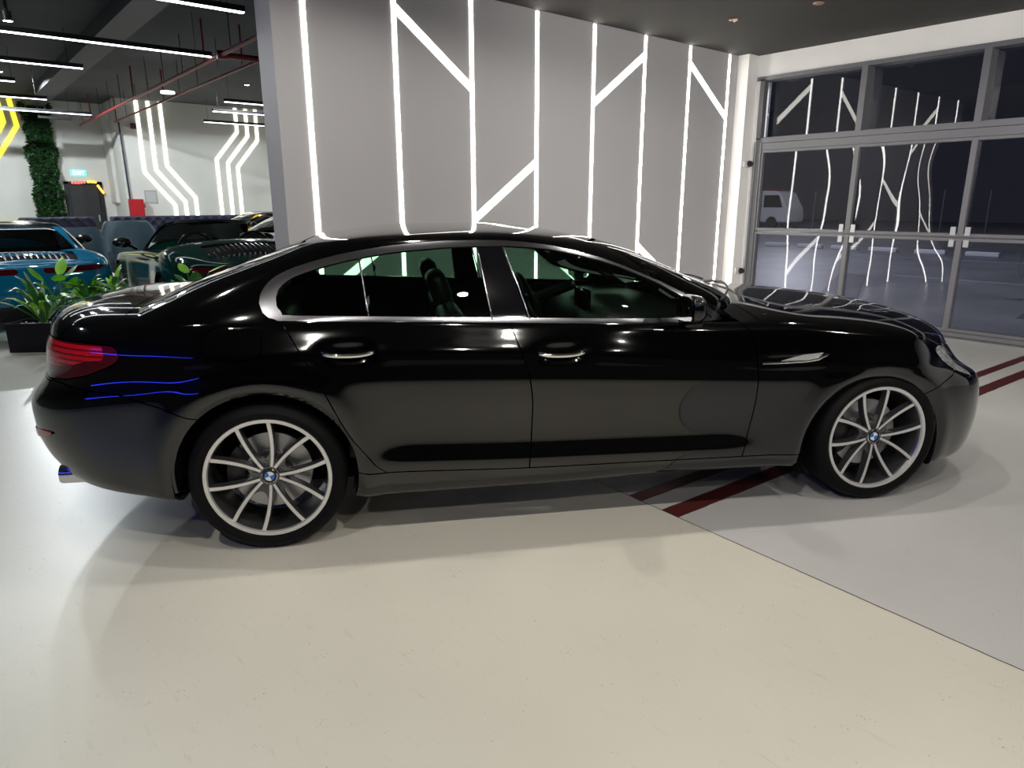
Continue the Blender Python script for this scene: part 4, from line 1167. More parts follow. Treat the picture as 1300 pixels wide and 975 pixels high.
# ceiling beam, red sprinkler mains with hangers
b = bmesh.new(); box(b, (1.12, 2.46, 4.06), (1.55, 20.69, ZB - .001)); struct(bm_obj('trim_beam', b, wall_mat('dull steel beam', (.05, .051, .055), .6)))
b = bmesh.new(); box(b, (-.75, 2.6, 4.0), (-.35, 20.6, ZB - .001)); struct(bm_obj('trim_duct', b, wall_mat('dark duct', (.03, .032, .04), .5)))
for x, y0, y1, lab in ((2.42, 2.5, 20.5, 'long red sprinkler pipe hung below the hall ceiling, the nearer left one'), (3.02, 2.5, 18.95, 'long red sprinkler pipe hung below the hall ceiling, the right one')):
    p = empty('sprinkler_pipe', (x, y0, 3.66), 0, lab, 'pipe', 'sprinkler pipes under the hall ceiling')
    b = bmesh.new(); tube(b, [(0, 0, 0), (0, y1 - y0, 0)], .030 if x < 2.9 else .022, 10); bm_obj('pipe_run', b, R['redpipe'], p, True, 50)
    y = 1.2
    while y < y1 - y0:
        b = bmesh.new(); tube(b, [(0, y, .03), (0, y, ZB - 3.66)], .007 if int(y * 3) % 3 else .016, 6)
        bm_obj('hanger_rod', b, R['redpipe'] if not int(y * 3) % 3 else R['black'], p); y += 1.25
b = bmesh.new(); tube(b, [(2.42, 7.9, 3.66), (4.9, 7.6, 3.62)], .045, 10); tube(b, [(2.36, 7.9, 3.66), (2.50, 7.88, 3.66)], .065, 10)
tag(bm_obj('branch_pipe', b, R['redpipe'], None, True, 40), 'thick dark red branch pipe crossing the two sprinkler pipes', 'pipe')

# hanging linear lamps
def bar_lamp(x0, x1, y, z, lab, lit=True):
    p = empty('linear_lamp', ((x0 + x1) / 2, y, z), 0, lab, 'linear lamp', 'linear lamps hanging in the hall'); L = (x1 - x0) / 2
    b = bmesh.new(); box(b, (-L, -.04, 0), (L, .04, .065), .004); bm_obj('housing', b, R['black'], p)
    if lit: b = bmesh.new(); box(b, (-L + .01, -.034, -.012), (L - .01, .034, -.0005)); bm_obj('diffuser', b, R['bar'], p)
    for q in (-.9, .9):
        b = bmesh.new(); tube(b, [(q * L, 0, .065), (q * L, 0, ZB - z)], .004, 5); bm_obj('suspension_wire', b, R['black'], p)
bar_lamp(-2.2, 2.42, 8.35, 3.7, 'longest hanging white linear lamp, crossing the picture corner beside the flaring spot')
bar_lamp(-3.5, 1.92, 5.42, 3.7, 'white linear lamp at the top edge of the picture by the wall end')
bar_lamp(-3.2, 1.04, 10.72, 3.7, 'hanging white linear lamp second below the flaring spot')
bar_lamp(-3.0, 1.05, 15.4, 3.7, 'hanging white linear lamp third below the flaring spot')
bar_lamp(-3.0, 2.31, 17.95, 3.7, 'lowest lit white linear lamp, in front of the plant column')
bar_lamp(1.20, 1.95, 18.6, 3.60, 'unlit black linear lamp right of the plant column', False)
bar_lamp(-.6, .28, 13.0, 3.7, 'short white linear lamp above the yellow lines')
bar_lamp(4.18, 6.2, 13.3, 3.7, 'upper of three white linear lamps right of the light lines')
bar_lamp(4.5, 7.2, 15.2, 3.7, 'middle of three white linear lamps right of the light lines')
bar_lamp(5.05, 7.2, 17.8, 3.7, 'lowest of three white linear lamps right of the light lines')
b = bmesh.new()
for x in (5.9, 6.6, 7.1):
    tube(b, [(x, 15.6, 3.72), (x + .1, 15.6, 3.5)], .012, 6); tube(b, [(x + .02, 15.55, 3.52), (x + .16, 15.55, 3.40)], .05, 10)
tube(b, [(5.5, 15.6, 3.72), (7.6, 15.6, 3.72)], .014, 6)
tag(bm_obj('track_spots', b, R['black'], None, True, 40), 'black track with three small spot heads by the right linear lamps', 'track light')
b = bmesh.new(); lathe(b, [(0, 3.62), (.13, 3.62), (.13, 3.655), (0, 3.66)], 20, 'z', (2.72, 12.2, 0))
tag(bm_obj('round_lamp', b, R['bar']), 'small flat round lamp glowing between the sprinkler pipes', 'ceiling lamp')

# ------------------------------------------------------------------ lounge: pale tub chairs and dark tufted sofa
def fabric(name, c):
    m = mat(name, c, .7); N = NT(m); co = N.coord(); N.bump(N.noise(co, 40, 3), .15, .004); return m
FB = {'pale': fabric('pale blue velvet', (.075, .12, .15)), 'navy': fabric('navy velvet', (.010, .010, .038)), 'slate': fabric('slate blue velvet', (.05, .085, .11))}
def tuft(m, sc):
    N = NT(m); co = N.coord(); v = N.n('ShaderNodeTexVoronoi'); v.inputs['Scale'].default_value = sc; v.inputs['Randomness'].default_value = 0
    mp = N.n('ShaderNodeMapping'); mp.inputs['Rotation'].default_value = (0, .785, 0); N.l(co, mp.inputs[0]); N.l(mp.outputs[0], v.inputs['Vector']); N.bump(v.outputs['Distance'], 1., .06)
tuft(FB['navy'], 6)
def tub_chair(x, y, rz, h, r, m, lab, grp='pale blue tub chairs'):
    t = empty('tub_chair', (x, y, 0), rz, lab, 'armchair', grp)
    b = bmesh.new(); n = 22; rows = []
    for i in range(n + 1):
        a = -.35 + (PI + .7) * i / n; hh = .58 + (h - .58) * min(1, max(0, math.sin(max(0, min(PI, a))) * 1.6)) ** .6
        ca, sa = math.cos(a), math.sin(a)
        rows.append([b.verts.new((ca * q, sa * q, z)) for q, z in ((r * .86, .12), (r, .16), (r * 1.06, hh * .7), (r * 1.07, hh - .03), (r * 1.0, hh), (r * .9, hh - .03), (r * .80, hh * .7), (r * .76, .42))])
    for i in range(n):
        for k in range(8): b.faces.new((rows[i][k], rows[i][(k+1) % 8], rows[i+1][(k+1) % 8], rows[i+1][k]))
    b.faces.new(rows[0]); b.faces.new(rows[-1][::-1])
    bm_obj('tub_back', b, m, t, True, 70)
    b = bmesh.new(); lathe(b, [(0, .14), (r * .8, .14), (r * .84, .30), (r * .8, .46), (r * .6, .50), (0, .51)], 28, 'z'); bm_obj('seat_cushion', b, m, t, True, 60)
    for a in (.8, 2.3, 3.9, 5.5):
        b = bmesh.new(); tube(b, [(r * .7 * math.cos(a), r * .7 * math.sin(a), .14), (r * .75 * math.cos(a), r * .75 * math.sin(a), 0)], [.02, .012], 8); bm_obj('leg', b, R['black'], t)
    return t
tub_chair(.72, 11.4, -.1, 1.06, .36, FB['slate'], 'slate blue tub chair just right of the blue sports car roof')
tub_chair(1.75, 12.4, .0, 1.14, .50, FB['pale'], 'wide pale blue tub chair in front of the navy tufted sofa')
tub_chair(5.2, 17.6, 0, 1.05, .42, FB['slate'], 'small slate tub chair far back below the bent light lines')
def sofa(x, y, rz, L, h, lab):
    t = empty('tufted_sofa', (x, y, 0), rz, lab, 'sofa', 'navy tufted sofas')
    b = bmesh.new(); box(b, (-L/2, -.12, .1), (L/2, .16, h), .05, 3); bm_obj('backrest', b, FB['navy'], t, True, 60)
    b = bmesh.new(); box(b, (-L/2, -.85, .12), (L/2, -.13, .45), .06, 3); bm_obj('seat', b, FB['navy'], t, True, 60)
    for q in (-1, 1):
        b = bmesh.new(); box(b, (q * (L/2 + .01), -.85, .1), (q * (L/2 + .16), .16, h - .3), .05, 3); bm_obj('armrest', b, FB['navy'], t, True, 60)
sofa(3.75, 16.3, 0, 3.3, 1.17, 'long navy tufted sofa behind the green convertible')
sofa(.9, 15.6, 0, 1.5, 1.18, 'navy tufted sofa below the dark hall door')
# ------------------------------------------------------------------ rear-engined sports cars (nose towards +x of each car)
SM = {}
def paint(name, c): return mat(name, c, .07)
SM['blue'] = paint('sky blue paint', (.003, .13, .25)); SM['green'] = paint('racing green paint', (.003, .028, .020))
SM['yellow'] = paint('yellow paint', (.75, .42, .01)); SM['white'] = paint('white paint', (.6, .62, .62)); SM['royal'] = paint('royal blue paint', (.01, .11, .55))
def sport_src():
    zb = K(0,.22, .5,.19, 1.2,.15, 3.4,.13, 4.2,.13, 4.5,.20)
    def w(r, m, f): return K(0, r, .9, r, 1.9, m, 3.0, m, 3.55, f, 4.5, f)
    L = [dict(z=zb, w=w(.72,.72,.72), xr=.16, xf=4.30),
     dict(z=zb, w=w(.86,.84,.86), xr=.12, xf=4.36),
     dict(z=K(0,.30,1.2,.24,3.4,.22,4.5,.26), w=w(.91,.88,.895), xr=.05, xf=4.44),
     dict(z=K(0,.42,4.5,.38), w=w(.925,.885,.905), xr=.0, xf=4.49),
     dict(z=K(0,.56,4.5,.50), w=w(.93,.885,.905), xr=-.01, xf=4.48),
     dict(z=K(0,.66,1,.68,2,.64,4.5,.58), w=w(.925,.882,.90), xr=.03, xf=4.44),
     dict(z=K(0,.72,1,.76,2,.72,3.5,.70,4.5,.62), w=w(.915,.875,.89), xr=.07, xf=4.38),
     dict(z=K(0,.77,.5,.82,1,.855,1.9,.82,3.0,.80,3.6,.79,4.1,.72,4.5,.62), w=w(.885,.855,.86), xr=.10, xf=4.30),
     dict(z=K(0,.80,.5,.86,1,.90,1.9,.88,3.0,.84,3.6,.825,4.1,.74,4.5,.62), w=w(.82,.80,.79), xr=.13, xf=4.25),
     dict(z=K(0,.80,.3,.84,.6,.90,1,.95,1.9,.92,3.0,.86,3.5,.79,4.1,.68,4.5,.60), w=w(.66,.68,.62), xr=.16, xf=4.25),
     dict(z=K(0,.81,.3,.86,.6,.93,1,.99,1.9,.94,3.0,.87,3.5,.80,4.1,.68,4.5,.60), w=w(.36,.36,.34), xr=.17, xf=4.27),
     dict(z=K(0,.81,.3,.865,.6,.935,1,.995,1.9,.94,3.0,.87,3.5,.80,4.1,.68,4.5,.60), w=0., xr=.17, xf=4.27)]
    t = loft(L, 1.0, 3.5, 2.5, 2.5, 30, 30, 70, 4)
    for c in ((1.08, .34, .375), (3.53, .34, .365)): t, _ = t.split(arch_r(t.A[:, 0], t.A[:, 1], c) - c[2])
    G = [dict(z=K(.5,.86,1,.88,2,.87,3.2,.82), w=.80, xr=.52, xf=3.22),
     dict(z=K(.5,.93,1,.93,2,.905,3.1,.87), w=.79, xr=.60, xf=3.08),
     dict(z=K(.8,1.03,2,1.03,2.9,1.0), w=.72, xr=.88, xf=2.82),
     dict(z=K(1.1,1.14,2,1.15,2.6,1.12), w=.64, xr=1.16, xf=2.58),
     dict(z=K(1.3,1.21,2,1.24,2.4,1.20), w=.56, xr=1.42, xf=2.40),
     dict(z=K(1.4,1.235,2,1.268,2.3,1.235), w=.47, xr=1.56, xf=2.30),
     dict(z=K(1.5,1.255,2,1.283,2.2,1.26), w=.26, xr=1.68, xf=2.20),
     dict(z=K(1.5,1.262,2,1.287,2.2,1.265), w=0., xr=1.74, xf=2.15)]
    g = loft(G, 1.75, 2.0, 2.6, 3.0, 34, 34, 12, 5)
    return t, g
ST_, SG_ = sport_src()
def mrg(p): return p.join(p.mirror())
def simple_wheel(parent, x, sg, rad=.335, dark=False):
    yo = sg * .875; d = -sg; z0 = rad; Rr = .262
    b = bmesh.new()
    lathe(b, [(Rr - .004, yo + d * .005), (Rr + .01, yo - d * .012), (rad - .02, yo - d * .005), (rad, yo + d * .03), (rad, yo + d * .22), (rad - .03, yo + d * .26), (Rr, yo + d * .25)], 48, 'y', (x, 0, z0), closed=True)
    wh = bm_obj('wheel', b, M['rubber'], parent, True, 30)
    b = bmesh.new()
    lathe(b, [(Rr, yo - d * .006), (Rr - .016, yo - d * .004), (Rr - .022, yo + d * .03), (Rr - .03, yo + d * .2), (Rr, yo + d * .2)], 48, 'y', (x, 0, z0), closed=True)
    lathe(b, [(0, yo + d * .01), (.05, yo + d * .015), (.055, yo + d * .05)], 20, 'y', (x, 0, z0))
    for k in range(10):
        a = k * PI / 5 + .2; ca, sa = math.cos(a), math.sin(a); tg = Vector((-sa, 0, ca)); rr = Vector((ca, 0, sa)); c = Vector((x, yo, z0))
        q = [c + rr * .04 - tg * .010 + Vector((0, d * .02, 0)), c + rr * .04 + tg * .010 + Vector((0, d * .02, 0)), c + rr * (Rr - .01) + tg * .010, c + rr * (Rr - .01) - tg * .010]
        lo = [b.verts.new(v) for v in q]; hi = [b.verts.new(v + Vector((0, d * .025, 0))) for v in q]
        b.faces.new(lo); b.faces.new(hi[::-1])
        for i in range(4): b.faces.new((lo[i], hi[i], hi[(i+1) % 4], lo[(i+1) % 4]))
    bm_obj('rim', b, M['rim_dark'] if dark else M['rim_face'], wh, True, 35)
    b = bmesh.new(); lathe(b, [(0, yo + d * .12), (.16, yo + d * .12)], 32, 'y', (x, 0, z0)); bm_obj('brake_disc', b, M['disc'], wh)
SIDEWIN = [(1.02,.955), (1.15,1.03), (1.4,1.13), (1.65,1.19), (2.0,1.21), (2.25,1.18), (2.5,1.08), (2.75,.955), (2.78,.925), (1.1,.93)]
def sports_car(name, loc, rz, pm, lab, cat='sports car', open_top=False, grp=None, roof_m=None, detail=True):
    t = empty(name, loc, rz, lab, cat, grp)
    tub, g = ST_, SG_
    tl, tub = tub.split(np.minimum(poly_sd(np.stack([tub.A[:, 3], tub.A[:, 1]], 1), [(.42,.765), (.30,.80), (-.4,.80), (-.4,.735), (.25,.735)]), np.where(tub.A[:, 0] < 1, .9 - 0 * tub.A[:, 0], -1)))
    low, tub = tub.split(np.where(tub.A[:, 0] < 1, .40 - tub.A[:, 1] + .0, np.where(tub.A[:, 0] > 3.6, .24 - tub.A[:, 1], -1)))
    vent, tub = tub.split(np.minimum(np.minimum(tub.A[:, 0] - .36, .74 - tub.A[:, 0]), np.minimum(.52 - np.abs(tub.V[:, 1]), tub.A[:, 2] - 7.5)))
    if open_top:
        up = lambda p: Piece(p.V + np.stack([0 * p.V[:, 0], 0 * p.V[:, 0], .075 * np.clip((p.V[:, 2] - .72) / .2, 0, 1) * np.clip((p.V[:, 0] - .15) / .4, 0, 1) * np.clip((1.6 - p.V[:, 0]) / .5, 0, 1)], 1), p.N, p.A, p.T)
        tub, vent = up(tub), up(vent)
        _, tub = tub.split(np.minimum(np.minimum(tub.A[:, 0] - 1.35, 2.95 - tub.A[:, 0]), .70 - np.abs(tub.V[:, 1])) * np.where(tub.A[:, 2] > 8.2, 1, 0) - 1e-6)
    else:
        _, tub = tub.split(np.minimum(np.minimum(tub.A[:, 0] - 1.0, 2.9 - tub.A[:, 0]), .66 - np.abs(tub.V[:, 1])) * np.where(tub.A[:, 2] > 8.2, 1, 0) - 1e-6)
    body = piece_obj('body', mrg(tub), pm, t, .01)
    b2 = tub.offset(-.02); piece_obj('inner_body', mrg(b2), M['liner'], body, 0, flip=True)
    piece_obj('rear_light_bar', mrg(tl), M['dark_red_lens'], t, .01)
    lf_, lr_ = low.split(low.A[:, 0] - 2.2)
    piece_obj('front_lip', mrg(lf_), M['black_plastic'], t, .01); piece_obj('rear_diffuser', mrg(lr_), M['black_plastic'], t, .01)
    vo = piece_obj('engine_vent', mrg(vent.offset(-.02)), M['liner'], t, 0)
    # bright slats standing across the vent
    b = bmesh.new(); fz = pchip([.3, .6, 1.0], [.895, 1.003, 1.07] if open_top else [.865, .935, .995])
    for k in range(17):
        y = -.49 + .98 * k / 16; zc = lambda x: float(fz(x)) - .055 * (y / .5) ** 2
        vs = [(x, zc(x)) for x in (.39, .50, .60, .71)]
        for i in range(3):
            a_, c_ = vs[i], vs[i+1]
            q = [b.verts.new((a_[0], y - .009, a_[1] + .006)), b.verts.new((c_[0], y - .009, c_[1] + .006)), b.verts.new((c_[0], y + .009, c_[1] + .006)), b.verts.new((a_[0], y + .009, a_[1] + .006))]
            q2 = [b.verts.new(v.co - Vector((0, 0, .03))) for v in q]
            b.faces.new(q); 
            for i2 in range(4): b.faces.new((q[i2], q2[i2], q2[(i2+1) % 4], q[(i2+1) % 4]))
    bm_obj('vent_slats', b, M['chrome'], vo)
    ga = g.A; xz_ = np.stack([ga[:, 0], ga[:, 1]], 1)
    wsf = lambda p: np.minimum(np.minimum(pchip([.8, 1.0, 1.2, 1.3], [.74, .66, .50, .42])(p.A[:, 1]) - np.abs(p.V[:, 1]), 1.225 - p.A[:, 1]), p.A[:, 0] - 2.1)
    rwf = lambda p: np.minimum(np.minimum(pchip([.8, .95, 1.2, 1.3], [.60, .58, .45, .38])(p.A[:, 1]) - np.abs(p.V[:, 1]), np.minimum(1.20 - p.A[:, 1], p.A[:, 1] - .94)), 1.7 - p.A[:, 0])
    ws, g2 = g.split(wsf(g))
    if open_top:
        fr_, _ = g2.split(np.minimum(ga_x(g2) - 2.02, np.maximum(.50 + (1.3 - g2.A[:, 1]) * .0 - 0, g2.A[:, 1] * 0 + .5)) - .0)
        fr_, _ = fr_.split(fr_.A[:, 0] - (2.05 + (1.28 - fr_.A[:, 1]) * 1.75))
        piece_obj('windscreen_frame', mrg(fr_), M['gloss_trim'], t, .02); piece_obj('windscreen_lining', mrg(fr_.offset(-.02)), M['gloss_trim'], t, 0, flip=True)
        piece_obj('windscreen', mrg(ws), M['wind_glass'], t, 0)
        for y in (-.36, .36):
            b = bmesh.new(); Mx = Matrix.Translation((1.75, y, .35)) @ Matrix.Rotation(-.30, 4, 'Y')
            box(b, (-.06, -.24, 0), (.07, .24, .66), .06, 4, M=Mx); box(b, (-.05, -.14, .60), (.05, .14, .80), .05, 4, M=Mx)
            bm_obj('seat', b, M['leather'], t, True, 60)
        for y in (-.36, .36):
            b = bmesh.new(); tube(b, [(1.32 + .02 * k, y + .24 * math.cos(a), .93 + .20 * math.sin(a)) for k, a in enumerate([PI * i / 12 for i in range(13)])], .016, 8); bm_obj('roll_hoop', b, M['gloss_trim'], t, True)
        b = bmesh.new(); box(b, (2.45, -.70, .55), (2.95, .70, .86), .06, 3); bm_obj('dashboard', b, M['leather'], t, True, 50)
    else:
        rw, g2 = g2.split(rwf(g2))
        sw_, g2 = g2.split(poly_sd(np.stack([g2.A[:, 0], g2.A[:, 1]], 1), SIDEWIN))
        top, g3 = g2.split(g2.A[:, 1] - 1.205)
        piece_obj('cabin_shell', mrg(g3), pm, t, .015); piece_obj('roof_panel', mrg(top), roof_m or M['gloss_trim'], t, .01)
        piece_obj('windscreen', mrg(ws), M['wind_glass'], t, 0); piece_obj('rear_screen', mrg(rw), M['dark_glass'], t, 0)
        for q in (sw_, sw_.mirror()): piece_obj('side_window', q, M['dark_glass'], t, 0)
        piece_obj('headlining', mrg(g3.offset(-.02)), M['liner'], t, 0, flip=True)
    if detail:
        for sg in (-1, 1):
            simple_wheel(t, 1.08, sg, dark=True); simple_wheel(t, 3.53, sg, dark=True)
            b = bmesh.new(); bmesh.ops.create_uvsphere(b, u_segments=20, v_segments=12, radius=1, matrix=Matrix.Translation((2.62, sg * .97, .99)) @ Matrix.Diagonal((.07, .115, .07, 1)))
            tube(b, [(2.60, sg * .80, .90), (2.60, sg * .92, .96)], .02, 8)
            bm_obj('door_mirror', b, M['gloss_trim'], t, True)
            b = bmesh.new(); lathe(b, [(.05, 0), (.055, -.02), (.055, .1), (.045, .1)], 20, 'x', (.06, sg * .35, .30), closed=True); bm_obj('exhaust_tip', b, M['bright_chrome'], t, True, 40)
        for c in ((1.08, .34, .385), (3.53, .34, .375)):
            for sg in (-1, 1):
                b = bmesh.new(); n = 16; ri = [(c[0] + c[2] * math.cos(-.3 + (PI + .6) * i / n), c[1] + c[2] * math.sin(-.3 + (PI + .6) * i / n)) for i in range(n + 1)]
                va = [b.verts.new((x, sg * .87, z)) for x, z in ri]; vb = [b.verts.new((x, sg * .50, z)) for x, z in ri]
                for i in range(n): b.faces.new((va[i], va[i+1], vb[i+1], vb[i]))
                b.faces.new(vb); bm_obj('wheel_housing', b, M['liner'], t)
    return t
def ga_x(p): return p.A[:, 0]
bc = sports_car('sports_coupe', (-.62, 5.60, 0), PI / 2 + .02, SM['blue'], 'sky blue sports coupe seen from behind at the left edge, behind the planter')
gc = sports_car('convertible', (1.50, 4.25, 0), PI / 2 + .0, SM['green'], 'dark green open sports convertible seen from behind, next to the sky blue coupe', open_top=True)
# far row of cars by copying the coupe
def copy_tree(o, parent=None):
    c = o.copy(); COL.objects.link(c); c.parent = parent
    for ch in list(o.children): copy_tree(ch, c)
    return c
def recolour(o, m):
    for ch in [o] + list(o.children):
        if ch.type == 'MESH' and ch.data.materials and ch.data.materials[0] == SM['blue']:
            ch.material_slots[0].link = 'OBJECT'; ch.material_slots[0].material = m
        if ch is not o: recolour(ch, m)
for x, y, a, m, lab in ((7.15, 14.4, PI, 'yellow', 'yellow sports coupe far behind the green convertible, furthest left of the distant row'),
                        (7.1, 12.05, PI, 'white', 'white sports coupe in the distant row, behind the green convertible'),
                        (7.0, 9.7, PI, 'royal', 'royal blue sports coupe beside the end of the grey light wall')):
    c = copy_tree(bc); c.location = (x, y, 0); c.rotation_euler = (0, 0, a); c['label'] = lab; c['group'] = 'distant row of sports cars'
    recolour(c, SM[m])

# black off-roader mostly outside the left edge: only its corner and mirror show
su = empty('off_roader', (-1.75, 10.6, 0), PI / 2, 'black off-roader at the left edge, only its mirror corner showing', 'off-road car')
sec = [(.55, -.80), (.45, -.86), (.75, -.90), (1.05, -.88), (1.10, -.84)]
b = bmesh.new(); rows = []
for x, s_ in ((0, .96), (.05, 1), (4.3, 1), (4.4, .95)):
    rows.append([b.verts.new((x, y * s_, z)) for y, z in ((-.80, .45), (-.90, .50), (-.92, .95), (-.86, 1.08), (.86, 1.08), (.92, .95), (.90, .50), (.80, .45))])
for i in range(3):
    for k in range(8): b.faces.new((rows[i][k], rows[i][(k+1) % 8], rows[i+1][(k+1) % 8], rows[i+1][k]))
b.faces.new(rows[0]); b.faces.new(rows[-1][::-1]); bm_obj('body', b, M['paint'], su)
b = bmesh.new(); rows = []
for x, w_, z in ((.05, .84, 1.09), (.12, .76, 1.78), (2.6, .74, 1.80), (3.2, .84, 1.09)): rows.append([b.verts.new((x, s * w_, z)) for s in (-1, 1)])
lo = [b.verts.new((x, s * .84, 1.09)) for x in (.05, 3.2) for s in (-1, 1)]
b.faces.new((rows[0][0], rows[0][1], rows[1][1], rows[1][0])); b.faces.new((rows[1][0], rows[1][1], rows[2][1], rows[2][0])); b.faces.new((rows[2][0], rows[2][1], rows[3][1], rows[3][0]))
b.faces.new((rows[0][0], rows[1][0], rows[2][0], rows[3][0])); b.faces.new((rows[0][1], rows[3][1], rows[2][1], rows[1][1]))
bm_obj('cabin', b, M['gloss_trim'], su)
for sg in (-1, 1):
    for x in (.9, 3.5): simple_wheel(su, x, sg, .36, True)
b = bmesh.new(); box(b, (2.55, -1.18, 1.18), (2.70, -.98, 1.42), .04, 3); tube(b, [(2.62, -.90, 1.16), (2.62, -1.02, 1.22)], .02, 8); bm_obj('door_mirror', b, M['paint'], su, True, 50)

# ------------------------------------------------------------------ planters and plants
PEB = mat('white pebbles', (.62, .61, .58), .7)
N_ = NT(PEB); v_ = N_.n('ShaderNodeTexVoronoi'); v_.inputs['Scale'].default_value = 45; N_.l(N_.coord(), v_.inputs['Vector']); N_.bump(v_.outputs['Distance'], 1., .02)
PLM = mat('dark planter', (.006, .006, .007), .45, spec=.2)
def leaf_mat(name, c1, c2):
    m = mat(name, c1, .38, spec=.5); N = NT(m); co = N.coord(); n = N.noise(co, 9, 3)
    N.l(N.ramp(n, [(.35, c1), (.65, c2)]), N.b.inputs['Base Color']); N.b.inputs['Subsurface Weight'].default_value = .0
    return m
LF = [leaf_mat('deep green leaf', (.018, .11, .022), (.05, .21, .04)), leaf_mat('fresh green leaf', (.20, .58, .03), (.34, .74, .06)), leaf_mat('pale striped leaf', (.24, .40, .18), (.48, .60, .38))]
def leaf(bm, base, az, el, L, w, droop, mi, seg=7):
    d = Vector((math.cos(az) * math.cos(el), math.sin(az) * math.cos(el), math.sin(el))); side = Vector((-math.sin(az), math.cos(az), 0)); p = Vector(base); prev = None
    for i in range(seg + 1):
        t = i / seg; ww = w * (math.sin(PI * min(.97, .08 + .9 * t)) ** .75) * (1 - .15 * t)
        dd = (d + Vector((0, 0, -1)) * droop * t * t).normalized()
        up = side.cross(dd).normalized()
        a, c, e = bm.verts.new(p - side * ww + up * ww * .25), bm.verts.new(p), bm.verts.new(p + side * ww + up * ww * .25)
        if prev:
            for q in ((prev[0], prev[1], c, a), (prev[1], prev[2], e, c)):
                f = bm.faces.new(q); f.material_index = mi; f.smooth = True
        prev = (a, c, e); p = p + dd * L / seg
def plant(loc, kind, lab, h=.5, seed=1, grp='leafy plants in the black planters'):
    t = empty('leafy_plant', loc, 0, lab, 'plant', grp); r = random.Random(seed)
    b = bmesh.new()
    if kind == 'sword':      # long arching blades from one crown
        for k in range(34):
            leaf(b, (r.uniform(-.02, .02), r.uniform(-.02, .02), .02), r.uniform(0, 2 * PI), r.uniform(.75, 1.45), h * r.uniform(.75, 1.15), .030 * r.uniform(.8, 1.3), r.uniform(.6, 1.8), r.choice((0, 1, 1, 2)))
    elif kind == 'cane':     # canes carrying tufts of broad leaves
        for s_ in range(4):
            x, y = r.uniform(-.09, .09), r.uniform(-.07, .07); hh = h * r.uniform(.45, .75)
            tube(b, [(x, y, 0), (x * 1.6, y * 1.6, hh)], .010, 6)
            for k in range(15): leaf(b, (x * 1.6, y * 1.6, hh - .02 + r.uniform(-.10, .03)), r.uniform(0, 2 * PI), r.uniform(-.1, 1.35), r.uniform(.16, .28), .036 * r.uniform(.8, 1.2), r.uniform(.4, 1.4), r.choice((0, 1, 1, 0)))
    else:                    # broad paddle leaves
        for k in range(13):
            a = r.uniform(0, 2 * PI); q = r.uniform(.05, .16); hh = h * r.uniform(.45, .95); p = (q * math.cos(a), q * math.sin(a), hh)
            tube(b, [(0, 0, 0), (p[0] * .5, p[1] * .5, hh * .6), p], .005, 5)
            leaf(b, p, a, r.uniform(.0, 1.0), r.uniform(.15, .24), r.uniform(.045, .075), r.uniform(.3, .9), r.choice((0, 1, 1)))
    bm_obj('foliage', b, None, t, mats=LF)
    return t
ang_pl = -.62
def planter(x, y, L, lab):
    t = empty('planter', (x, y, 0), ang_pl, lab, 'planter', 'long black planters behind the black car')
    b = bmesh.new(); D, H = .34, .30
    for lo, hi in (((0, 0, 0), (L, .02, H)), ((0, D - .02, 0), (L, D, H)), ((0, .02, 0), (.02, D - .02, H)), ((L - .02, .02, 0), (L, D - .02, H)), ((.02, .02, .01), (L - .02, D - .02, .22))): box(b, lo, hi)
    bm_obj('trough', b, PLM, t)
    b = bmesh.new(); rr = random.Random(5)
    for k in range(int(L * 190)): bmesh.ops.create_icosphere(b, subdivisions=1, radius=rr.uniform(.010, .018), matrix=Matrix.Translation((rr.uniform(.03, L - .03), rr.uniform(.03, D - .03), rr.uniform(.245, .275))))
    box(b, (.021, .021, .221), (L - .021, D - .021, .258))
    o = bm_obj('pebble_bed', b, PEB, t); o['kind'] = 'stuff'
    return t
planter(-.98, 5.06, 1.45, 'black rectangular planter with white pebbles in front of the sky blue coupe')
planter(.42, 4.06, 1.30, 'black rectangular planter hidden behind the black car boot, before the green convertible')
def on_pl(x, y, u, v): ca, sa = math.cos(ang_pl), math.sin(ang_pl); return (x + ca * u - sa * v, y + sa * u + ca * v, .27)
plant(on_pl(-.98, 5.06, .30, .17), 'sword', 'arching sword-leaved plant at the left end of the left planter', .52, 11)
plant(on_pl(-.98, 5.06, .48, .20), 'paddle', 'plant with one round bright leaf held high, left planter centre', .56, 22)
plant(on_pl(-.98, 5.06, .78, .16), 'cane', 'bushy dark plant in the middle of the left planter', .50, 33)
plant(on_pl(-.98, 5.06, 1.08, .18), 'cane', 'bright broad-leaved plant at the right end of the left planter', .55, 44)
plant(on_pl(.42, 4.06, .16, .17), 'paddle', 'tall bright paddle-leaved plant just right of the blue coupe', .60, 55)
plant(on_pl(.42, 4.06, .45, .17), 'cane', 'low variegated plant before the green convertible tail', .42, 66)
plant(on_pl(.42, 4.06, .72, .17), 'paddle', 'low broad-leaved plant before the green convertible lamps', .42, 77)
plant(on_pl(.42, 4.06, .98, .17), 'sword', 'spiky pale plant near the black car rear screen', .50, 88)

